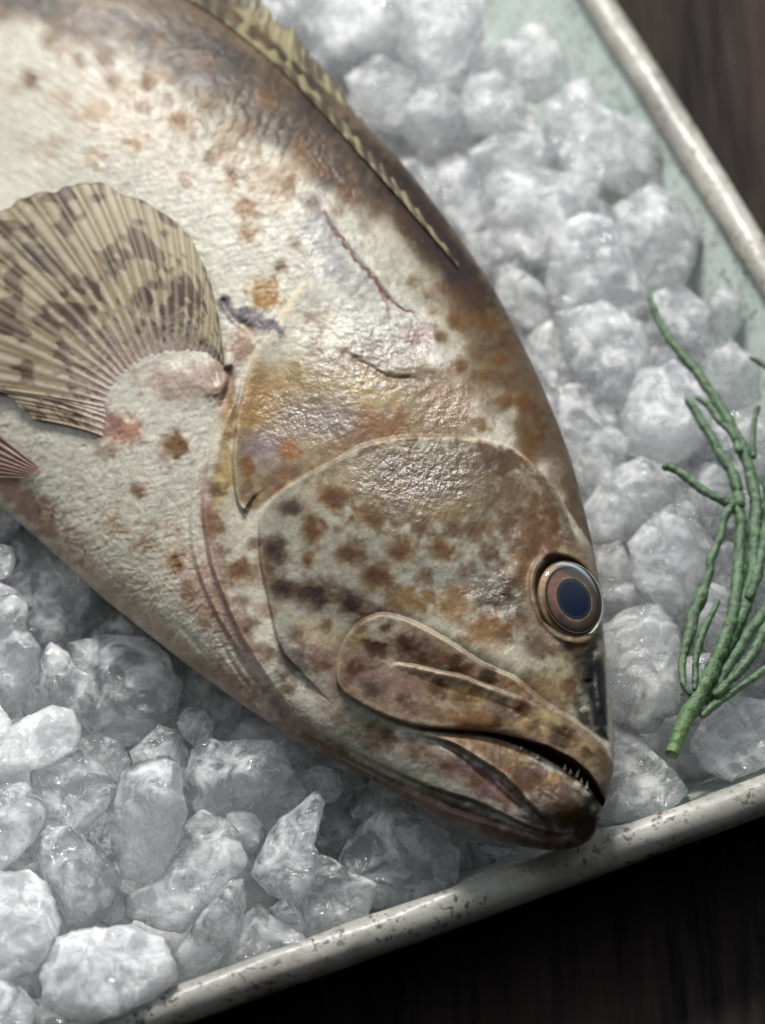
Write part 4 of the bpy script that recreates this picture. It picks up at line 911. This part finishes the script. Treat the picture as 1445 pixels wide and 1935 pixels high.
def chunk(poly, z, seed, label, group, mat=None, sub=5, thick=0.62, name='ice_chunk', tilt=None, rip=1.0):
    rg = np.random.default_rng(seed); V, Fc = ICO[sub]
    p = np.asarray(poly, float)
    q = np.vstack([p, p[:1]]); dens = np.concatenate([np.linspace(q[i], q[i + 1], 24, endpoint=False) for i in range(len(p))])
    c0 = (p.min(0) + p.max(0)) / 2 * 0.4 + dens.mean(0) * 0.6
    an = np.arctan2(dens[:, 1] - c0[1], dens[:, 0] - c0[0]); rad = np.hypot(*(dens - c0).T)
    od = np.argsort(an); an, rad = an[od], rad[od]
    gA = np.linspace(-pi, pi, 361); gr = np.interp(gA, np.concatenate([an - 2 * pi, an, an + 2 * pi]), np.tile(rad, 3))
    ker = np.array([0, 1, 2, 3, 2, 1, 0.]); ker /= ker.sum(); g2 = np.convolve(np.concatenate([gr[-4:-1], gr, gr[1:4]]), ker, 'valid')
    gr = g2 * (1 + 0.05 * noise2(np.cos(gA) * 3.5 + seed, np.sin(gA) * 3.5, seed) + 0.04 * noise2(np.cos(gA) * 9 + seed, np.sin(gA) * 9, seed))
    rho = np.hypot(V[:, 0], V[:, 1]); tha = np.arctan2(V[:, 1], V[:, 0]); rm = gr.mean()
    rr = rm + (np.interp(tha, gA, gr) - rm) * rho ** 1.5
    Fk = facet(V, rg); nz = noise3(V * 2.2 + rg.uniform(0, 50, 3), seed) * 0.5 + noise3(V * 5 + rg.uniform(0, 50, 3), seed + 1) * 0.22 + noise3(V * 11 + rg.uniform(0, 50, 3), seed + 2) * 0.07
    for _ in range(int(rg.integers(5, 10))):                    # melted scoops
        dn = rg.normal(size=3); dn /= np.linalg.norm(dn); w = rg.uniform(0.16, 0.42); dd = np.arccos(np.clip(V @ dn, -1, 1))
        nz = nz - rg.uniform(0.10, 0.24) * np.exp(-(dd / w) ** 2)
    for _ in range(int(rg.integers(3, 6))):                     # sharp ridges
        dn = rg.normal(size=3); dn /= np.linalg.norm(dn); o_ = rg.uniform(-0.5, 0.5); nz = nz + 0.09 * np.exp(-np.abs(V @ dn - o_) / 0.05)
    o3 = rg.uniform(0, 50, 3); nz = nz + 0.16 * (0.25 - np.abs(noise3(V * 2.6 + o3, seed + 5))) + 0.07 * (0.25 - np.abs(noise3(V * 6.5 + o3, seed + 6)))
    nz = nz * rip
    lat = rr * (rho ** 0.92) * (1 + nz * 0.10 * rho + 0.5 * nz * (1 - rho)) * (1 + (Fk - 1) * 0.35 * (1 - rho ** 4))
    dz = rm * thick * V[:, 2] * Fk * (1 + nz * 0.9) / (0.35 + 0.65 * np.abs(V[:, 2])) ** 0.2
    dc = float(depz(c0[0], c0[1], z)) 
    tx, ty = (rg.uniform(-0.25, 0.25, 2) if tilt is None else tilt)
    lx_, ly_ = lat * np.cos(tha), lat * np.sin(tha)
    dz = dz + tx * lx_ - (0.35 + ty) * ly_
    co = P(c0[0] + lx_, c0[1] + ly_, dc + dz)
    root = P(c0[0], c0[1], dc)
    o = mesh_obj(name, co - root, Fc, mat or M_ice); o.location = root
    tag(o, label, 'ice chunk', group)
    return o
GF = 'crushed ice chunks in front of the fish'; GB = 'crushed ice chunks behind the fish'
FR = [
 ([(-60,1100),(0,1098),(32,1114),(53,1141),(51,1183),(64,1215),(75,1264),(64,1306),(43,1355),(16,1362),(-50,1330)], -70, 'tall wavy clear ice chunk at the left edge below the fish belly', 0),
 ([(-40,1020),(0,1028),(24,1035),(31,1060),(18,1090),(-30,1108)], -95, 'small rounded ice chunk at the left edge right under the belly', 0),
 ([(15,1095),(40,1060),(85,1050),(140,1070),(172,1108),(168,1146),(134,1200),(96,1220),(59,1210),(35,1150)], -165, 'grey rounded ice chunk close under the belly, beside the tall chunk at the left edge', 0),
 ([(96,1212),(128,1230),(144,1264),(171,1274),(184,1317),(157,1362),(107,1340),(75,1300),(75,1240)], -120, 'lumpy clear ice chunk with knobbly bubbles, left of the big round grey chunk', 0),
 ([(88,1262),(101,1285),(92,1322),(53,1362),(40,1350),(60,1300)], -80, 'narrow sliver of clear ice leaning on the tall chunk at the left edge', 0),
 ([(-40,1410),(48,1355),(96,1333),(139,1342),(156,1381),(139,1419),(80,1451),(0,1472),(-50,1475)], -60, 'broad flat milky ice chunk at the left edge, pointing right', 1),
 ([(59,1461),(107,1429),(150,1417),(187,1440),(225,1488),(198,1531),(155,1576),(123,1578),(112,1553),(85,1547),(60,1500)], -85, 'pointed milky ice chunk with a clear centre, left of the tall bright chunk', 0),
 ([(-60,1480),(0,1480),(43,1477),(80,1504),(88,1542),(64,1590),(32,1622),(0,1648),(-50,1650)], -55, 'smooth bright oval ice chunk cut off by the left edge', 0),
 ([(139,1397),(187,1385),(235,1406),(247,1440),(230,1485),(187,1450),(150,1424)], -110, 'clear glassy ice chunk wedged above the pointed milky chunk', 0),
 ([(123,1215),(187,1197),(257,1199),(300,1217),(322,1240),(332,1276),(346,1287),(336,1330),(331,1352),(299,1381),(246,1413),(180,1400),(155,1365),(150,1300),(135,1250)], -190, 'big round grey ice chunk in the fish shadow under the gill', 0),
 ([(246,1419),(299,1370),(331,1376),(358,1419),(355,1483),(320,1515),(257,1470)], -185, 'grey ice chunk between the big round chunk and the tall bright chunk', 0),
 ([(230,1457),(262,1440),(290,1432),(315,1427),(340,1445),(347,1475),(345,1500),(353,1535),(342,1590),(325,1630),(318,1655),(289,1672),(260,1667),(235,1659),(212,1600),(214,1531),(222,1490)], -60, 'tall upright bright clear ice chunk standing in the foreground pile', 0),
 ([(75,1574),(88,1558),(128,1560),(176,1595),(205,1620),(232,1661),(219,1718),(176,1755),(123,1752),(95,1691),(72,1638)], -95, 'grey cloudy ice chunk under the pointed milky one, left of the tall bright chunk', 0),
 ([(-60,1650),(0,1645),(53,1643),(96,1675),(118,1745),(101,1798),(64,1841),(0,1855),(-60,1850)], -75, 'large cloudy ice chunk low on the left edge', 1),
 ([(75,1841),(106,1768),(140,1755),(176,1753),(257,1748),(312,1775),(336,1841),(299,1895),(214,1935),(123,1930),(80,1895)], -85, 'large milky block of ice with a white glint, nearest the bottom rim', 1),
 ([(348,1553),(378,1534),(421,1549),(450,1566),(455,1590),(469,1631),(436,1670),(387,1718),(345,1765),(280,1752),(235,1730),(228,1690),(300,1665),(335,1610)], -100, 'wide translucent ice chunk leaning against the right of the tall bright chunk', 0),
 ([(440,1652),(458,1662),(466,1690),(460,1738),(431,1796),(397,1834),(350,1848),(325,1806),(360,1755),(397,1705)], -105, 'long streaked ice chunk standing near the bottom rim', 0),
 ([(508,1716),(537,1696),(562,1711),(572,1735),(581,1752),(571,1764),(537,1757)], -105, 'tiny knobbly clear ice chunk above the bottom rim', 0),
 ([(465,1722),(489,1704),(508,1723),(540,1748),(571,1762),(588,1785),(518,1815),(445,1836),(411,1840),(430,1776)], -130, 'low lumpy ice chunk lying along the bottom rim', 0),
 ([(484,1621),(508,1573),(530,1545),(557,1529),(590,1497),(607,1493),(617,1510),(610,1544),(593,1597),(606,1618),(591,1670),(562,1711),(508,1690),(475,1650)], -95, 'leaf-shaped yellowish ice chunk with a pointed top', 0),
 ([(352,1440),(368,1408),(390,1403),(402,1392),(412,1400),(465,1396),(513,1398),(530,1415),(547,1447),(560,1475),(575,1493),(592,1498),(562,1534),(508,1573),(460,1568),(416,1545),(373,1535),(351,1486)], -150, 'big clear ice chunk with wet white glints below the jaw', 0),
 ([(571,1486),(600,1466),(635,1450),(660,1465),(678,1500),(683,1529),(659,1592),(639,1626),(605,1616),(596,1592),(615,1520)], -215, 'dark grey ice chunk deep in the jaw shadow behind the leaf-shaped one', 0),
 ([(644,1621),(655,1590),(683,1553),(720,1530),(755,1521),(795,1533),(812,1550),(847,1577),(858,1597),(873,1605),(868,1640),(857,1680),(785,1715),(702,1720),(650,1690)], -175, 'big rounded dark grey ice chunk under the jaw beside the rim', 0),
 ([(600,1612),(634,1622),(663,1655),(690,1660),(716,1672),(705,1700),(697,1728),(639,1765),(586,1785),(562,1722),(590,1660)], -125, 'wedge-shaped ice chunk against the bottom rim, left of the dark round one', 0),
 ([(-50,1850),(0,1852),(40,1862),(70,1900),(60,1960),(-50,1980)], -80, 'rounded ice chunk in the bottom left corner', 0),
 ([(60,1890),(100,1880),(140,1905),(160,1945),(120,1985),(60,1960)], -120, 'small ice chunk in the bottom left corner beside the large milky block', 0),
 ([(-60,1340),(0,1330),(20,1360),(28,1390),(0,1412),(-60,1420)], -80, 'small ice chunk squeezed between two larger ones at the left edge', 1),
 ([(150,1560),(200,1530),(225,1560),(228,1620),(210,1640),(170,1600)], -140, 'shadowy ice chunk in the gap left of the tall bright chunk', 0),
 ([(345,1235),(420,1290),(500,1350),(540,1400),(470,1420),(400,1400),(350,1370),(330,1300)], -270, 'dark ice chunk almost hidden under the throat of the fish', 0),
 ([(30,1000),(70,1015),(130,1060),(150,1080),(90,1070),(30,1062),(10,1030)], -190, 'dim ice chunk tucked under the belly near the left edge', 0),
 ([(160,1110),(185,1120),(222,1150),(215,1175),(180,1190),(150,1180)], -225, 'small dark ice chunk in the gap under the belly', 0),
 ([(870,1590),(940,1600),(1000,1612),(960,1660),(900,1670),(865,1640)], -270, 'small greenish ice chunk under the chin beside the rim', 0),
]
for i, (pl, z, lb, mk) in enumerate(FR):
    chunk(pl, z, 100 + i, lb, GF, M_ice_milky if mk else M_ice)
def ell(cx, cy, rx, ry, rg, n=11):
    t = np.linspace(0, 2 * pi, n, endpoint=False) + rg.uniform(0, 0.5); k = 1 + rg.uniform(-0.16, 0.16, n)
    return np.stack([cx + rx * k * np.cos(t), cy + ry * k * np.sin(t)], 1)
BK = [
 ([(1042,205),(1075,170),(1120,160),(1140,215),(1225,240),(1236,290),(1240,360),(1180,365),(1120,330),(1070,325),(1040,290)], -130, 'blocky bright ice chunk with a stepped outline close to the pale tray wall', 0),
 ([(925,340),(1000,330),(1080,335),(1118,355),(1115,400),(1060,430),(1040,490),(990,510),(940,460),(915,400)], -125, 'faceted bright ice chunk with a dark left shadow beside the fish back', 1),
 ([(1040,520),(1050,450),(1100,415),(1150,420),(1190,500),(1225,570),(1180,610),(1110,625),(1050,580)], -110, 'streaked glassy ice chunk just left of the sprig tip', 0),
 ([(1165,400),(1230,360),(1290,390),(1315,440),(1305,500),(1285,545),(1220,540),(1180,500)], -150, 'rounded glassy ice chunk with a round glint near the tray wall', 0),
 ([(1060,600),(1140,580),(1215,620),(1225,680),(1205,740),(1180,800),(1130,750),(1080,690)], -120, 'wedge-shaped pale ice chunk pointing down, left of the sprig', 1),
 ([(1060,745),(1110,730),(1160,780),(1190,830),(1170,900),(1130,950),(1090,900),(1065,830)], -150, 'oval grey ice chunk touching the back of the fish head', 0),
 ([(1180,790),(1210,710),(1270,690),(1330,740),(1335,820),(1290,860),(1240,875),(1195,850)], -120, 'smooth pale ice chunk behind the lower sprig branches', 1),
 ([(1110,960),(1150,900),(1210,870),(1280,900),(1290,960),(1220,1000),(1150,1030),(1112,1010)], -150, 'shadowed ice chunk right of the forehead', 0),
 ([(1195,1030),(1240,980),(1310,990),(1345,1040),(1330,1100),(1290,1155),(1240,1150),(1205,1110)], -115, 'bright scalloped ice chunk right of the eye', 1),
 ([(1142,1190),(1180,1160),(1240,1150),(1275,1200),(1288,1280),(1270,1330),(1210,1362),(1160,1350),(1140,1290)], -130, 'large frosted ice chunk with a rounded bottom edge right of the snout', 1),
 ([(1120,1400),(1165,1370),(1210,1400),(1250,1440),(1290,1490),(1260,1530),(1180,1560),(1110,1545)], -200, 'low greenish ice chunk between the mouth and the rim', 0),
 ([(1312,1410),(1340,1350),(1400,1325),(1470,1335),(1500,1400),(1450,1440),(1385,1468),(1335,1450)], -180, 'glassy ice chunk in the corner right of the sprig foot', 0),
 ([(755,95),(765,20),(830,-20),(895,10),(905,70),(885,120),(840,155),(785,150)], -95, 'large white blurred ice chunk at the top of the photo', 1),
 ([(866,200),(890,150),(940,138),(985,175),(990,220),(950,250),(895,250)], -100, 'round ice chunk with a dimpled centre near the top', 0),
 ([(990,60),(1030,40),(1060,90),(1070,160),(1010,190),(950,150),(945,90)], -140, 'pale ice chunk at the top next to the tray wall', 1),
 ([(600,40),(650,-10),(720,-20),(760,30),(740,90),(680,110),(620,100)], -100, 'white ice chunk at the top beside the dorsal fin', 1),
 ([(660,150),(720,110),(780,150),(790,210),(740,250),(690,220)], -110, 'milky ice chunk next to the dorsal fin spines', 1),
 ([(790,170),(850,160),(880,220),(860,280),(800,290),(760,240)], -110, 'pale ice chunk between the dorsal fin and the dimpled chunk', 1),
 ([(890,290),(940,255),(1020,260),(1045,310),(1000,340),(930,345),(890,330)], -115, 'low white ice chunk above the faceted one', 1),
 ([(830,320),(880,300),(925,350),(930,410),(880,440),(840,390)], -115, 'bright ice chunk touching the back below the dorsal fin', 1),
 ([(930,480),(990,520),(1040,560),(1045,610),(990,620),(945,570)], -150, 'ice chunk beside the nape of the fish', 0),
 ([(1000,640),(1040,610),(1075,660),(1080,720),(1050,740),(1015,710)], -150, 'narrow ice chunk pressed against the nape', 1),
 ([(1240,560),(1290,545),(1340,590),(1335,650),(1280,670),(1240,630)], -130, 'ice chunk crossed by the upper tip of the sprig', 0),
 ([(1340,570),(1365,545),(1398,565),(1400,610),(1372,640),(1345,620)], -150, 'small round ice chunk lying against the tray wall', 0),
 ([(1330,690),(1380,650),(1430,690),(1430,750),(1380,780),(1335,750)], -150, 'glassy ice chunk between the sprig and the right edge', 0),
 ([(1340,800),(1400,780),(1460,810),(1470,880),(1410,900),(1350,870)], -160, 'ice chunk behind the middle of the sprig', 0),
 ([(1300,890),(1350,880),(1400,930),(1390,990),(1330,1000),(1295,950)], -160, 'ice chunk behind the left arm of the sprig', 0),
 ([(1400,930),(1460,920),(1500,980),(1470,1050),(1410,1040)], -170, 'ice chunk behind the sprig at the right edge', 0),
 ([(1120,1040),(1170,1030),(1200,1080),(1195,1150),(1150,1160),(1125,1100)], -170, 'shaded ice chunk touching the brow beside the eye', 0),
 ([(1300,1150),(1350,1110),(1420,1130),(1440,1200),(1390,1250),(1320,1230)], -170, 'ice chunk behind the lower stems of the sprig', 0),
 ([(1290,1250),(1340,1240),(1400,1280),(1390,1330),(1330,1340),(1290,1310)], -190, 'ice chunk under the fork of the sprig', 0),
 ([(880,450),(925,440),(950,480),(940,520),(905,510)], -130, 'small bright ice chunk by the curve of the back', 1),
 ([(1420,1100),(1480,1080),(1520,1140),(1490,1220),(1430,1220)], -160, 'pale ice chunk at the right edge behind the sprig', 1),
 ([(500,-60),(560,-70),(620,-30),(600,30),(540,20)], -100, 'white ice chunk at the top edge next to the dorsal fin', 1),
]
for i, (pl, z, lb, mk) in enumerate(BK):
    pl = np.array(pl, float); pl = pl.mean(0) + (pl - pl.mean(0)) * 1.13
    chunk(pl, z, 300 + i, lb, GB, M_ice_back, sub=5, rip=0.9, thick=0.46)
SHORT = ['tall wavy chunk at the left edge', 'small rounded chunk at the left edge', 'grey chunk close under the belly', 'lumpy knobbly clear chunk', 'narrow clear sliver', 'broad flat milky chunk', 'pointed milky chunk', 'smooth bright oval chunk', 'glassy chunk above the pointed milky one', 'big round grey chunk', 'grey chunk right of the big round one', 'tall upright bright chunk', 'grey cloudy chunk', 'large cloudy chunk low on the left edge', 'large milky block', 'wide translucent chunk', 'long streaked chunk', 'tiny knobbly chunk', 'low lumpy chunk by the rim', 'leaf-shaped chunk', 'big clear chunk with wet glints', 'dark grey chunk in the jaw shadow', 'big rounded dark chunk under the jaw', 'wedge-shaped chunk by the rim', 'chunk in the bottom left corner', 'small chunk by the milky block', 'small squeezed chunk at the left edge', 'shadowy chunk in the gap', 'dark chunk under the throat', 'dim chunk under the belly', 'small dark chunk in the gap', 'greenish chunk under the chin'] + ['blocky stepped chunk', 'faceted bright chunk', 'streaked glassy chunk', 'rounded glassy chunk with a glint', 'wedge-shaped pale chunk', 'oval grey chunk by the head', 'smooth pale chunk behind the sprig', 'shadowed chunk by the forehead', 'bright scalloped chunk', 'large frosted chunk', 'low greenish chunk by the mouth', 'glassy corner chunk', 'large white blurred chunk', 'dimpled round chunk', 'pale chunk at the top by the wall', 'white chunk beside the dorsal fin', 'milky chunk by the fin spines', 'pale chunk near the dimpled one', 'low white chunk above the faceted one', 'bright chunk touching the back', 'chunk beside the nape', 'narrow chunk by the nape', 'chunk at the sprig tip', 'small round chunk by the wall', 'glassy chunk by the right edge', 'chunk behind the middle of the sprig', 'chunk behind the left sprig arm', 'right edge chunk behind the sprig', 'shaded chunk by the brow', 'chunk behind the lower stems', 'chunk under the sprig fork', 'small bright chunk by the back curve', 'pale chunk at the right edge', 'white chunk at the top edge']
CENT = [(np.mean(q[0], 0), n_) for q, n_ in zip(FR + BK, SHORT)]
used_l = set()
def near_label(x, y, r):
    size = 'tiny' if r < 38 else ('small' if r < 48 else 'smallish')
    for c_, n_ in sorted(CENT, key=lambda q: (q[0][0] - x) ** 2 + (q[0][1] - y) ** 2):
        dx, dy = x - c_[0], y - c_[1]
        w_ = ('right of' if dx > 0 else 'left of') if abs(dx) > 1.6 * abs(dy) else (('above' if dy < 0 else 'below') if abs(dy) > 1.6 * abs(dx) else (('above and ' if dy < 0 else 'below and ') + ('right of' if dx > 0 else 'left of')))
        l_ = '%s ice piece %s the %s' % (size, w_, n_)
        if (w_, n_) not in used_l: used_l.add((w_, n_)); return l_
# smaller pieces filling the gaps of the pile
rg = np.random.default_rng(77)
pts = []
def tray_uv(w):
    q = w[:2] - K0; M = np.stack([e1, e2], 1); return np.linalg.solve(M, q)
def outl(y): return 0
Lp = catmull(L[:18], 200); Rp = catmull(Rr[:18], 200)
fishpoly = np.vstack([Lp, Rp[::-1]])
tries = 0
def covered(pl):
    x, y = pl[:, 0], pl[:, 1]; m = polymask(x, y, fishpoly, 1) > 0.5
    for q in FR + BK: m |= polymask(x, y, q[0], 1) > 0.5
    return m.mean()
while len(pts) < 135 and tries < 9000:
    tries += 1
    x, y = rg.uniform(-160, 1600), rg.uniform(-160, 2050)
    ins = polymask(np.array([x]), np.array([y]), fishpoly, 1)[0] > 0.5
    if ins: continue
    front_side = (y - 950) * 0.62 + (x - 700) * -0.78 * 1.0 > 0 and x < 1150
    z = rg.uniform(-215, -150) if not front_side else rg.uniform(-240, -140)
    w = hit(x, y, z); uv = tray_uv(w)
    lim = 0.022 + (-ZR + -z - 224) * 0 + 0.012 + max(0, (-z - 112)) * S * 0.75
    if uv[0] < lim or uv[1] < lim or uv[0] > LX - lim or uv[1] > LY - lim: continue
    if any((x - a_) ** 2 + (y - b_) ** 2 < 46 ** 2 for a_, b_ in pts): continue
    r = rg.uniform(30, 58)
    gq = np.array([(x + r * a_ * math.cos(t_), y + r * a_ * math.sin(t_)) for a_ in (0.35, 0.8) for t_ in np.arange(8) * pi / 4])
    if covered(gq) > 0.7: continue
    pts.append((x, y))
    chunk(ell(x, y, r * rg.uniform(0.8, 1.25), r * rg.uniform(0.75, 1.1), rg, 9), z, 500 + len(pts), near_label(x, y, r),
          'gap-filling ice pieces in front' if front_side else 'gap-filling ice pieces behind', (M_ice_milky if rg.random() < 0.3 else M_ice) if front_side else M_ice_back, sub=4)
# melted ice bed below all of them
nx_, ny_ = 260, 420
gx, gy = np.meshgrid(np.linspace(0.030, LX - 0.030, nx_), np.linspace(0.030, LY - 0.030, ny_), indexing='ij')
cellx = np.random.default_rng(9).uniform(0.02, LX - 0.02, 900); celly = np.random.default_rng(10).uniform(0.02, LY - 0.02, 900)
hh_ = np.full(gx.shape, 9.0)
for i in range(0, nx_, 20):
    q = (gx[i:i + 20, :, None] - cellx) ** 2 + (gy[i:i + 20, :, None] - celly) ** 2
    hh_[i:i + 20] = np.sqrt(q.min(-1))
zb = ZF + 70 - (hh_ / 0.014) ** 2 * 40 + 10 * fbm2(gx * 120, gy * 120, 4, 3)
zb = zb + 75 * sstep(0.06, 0.13, gy) * (1 - sstep(0.17, 0.24, gx))
edge_ = np.minimum(np.minimum(gx, LX - gx), np.minimum(gy, LY - gy)) - 0.030
zb = np.where(edge_ <= 0.012, np.minimum(zb, ZF + 10 + edge_ / 0.012 * 90), zb)
zb = np.where(edge_ <= 1e-6, ZF - 6, np.maximum(zb, ZF + 6))
bx = K0[0] + e1[0] * gx + e2[0] * gy; by = K0[1] + e1[1] * gx + e2[1] * gy
bed = mesh_obj('crushed_ice_bed', np.stack([bx, by, zb * S], -1), grid_faces(nx_, ny_), M_ice_bed)
tag(bed, 'melting crushed ice covering the tray floor beneath the larger chunks', 'ice', kind='stuff')
print('ice pieces', len(FR) + len(BK) + len(pts), 'fish verts', len(co))
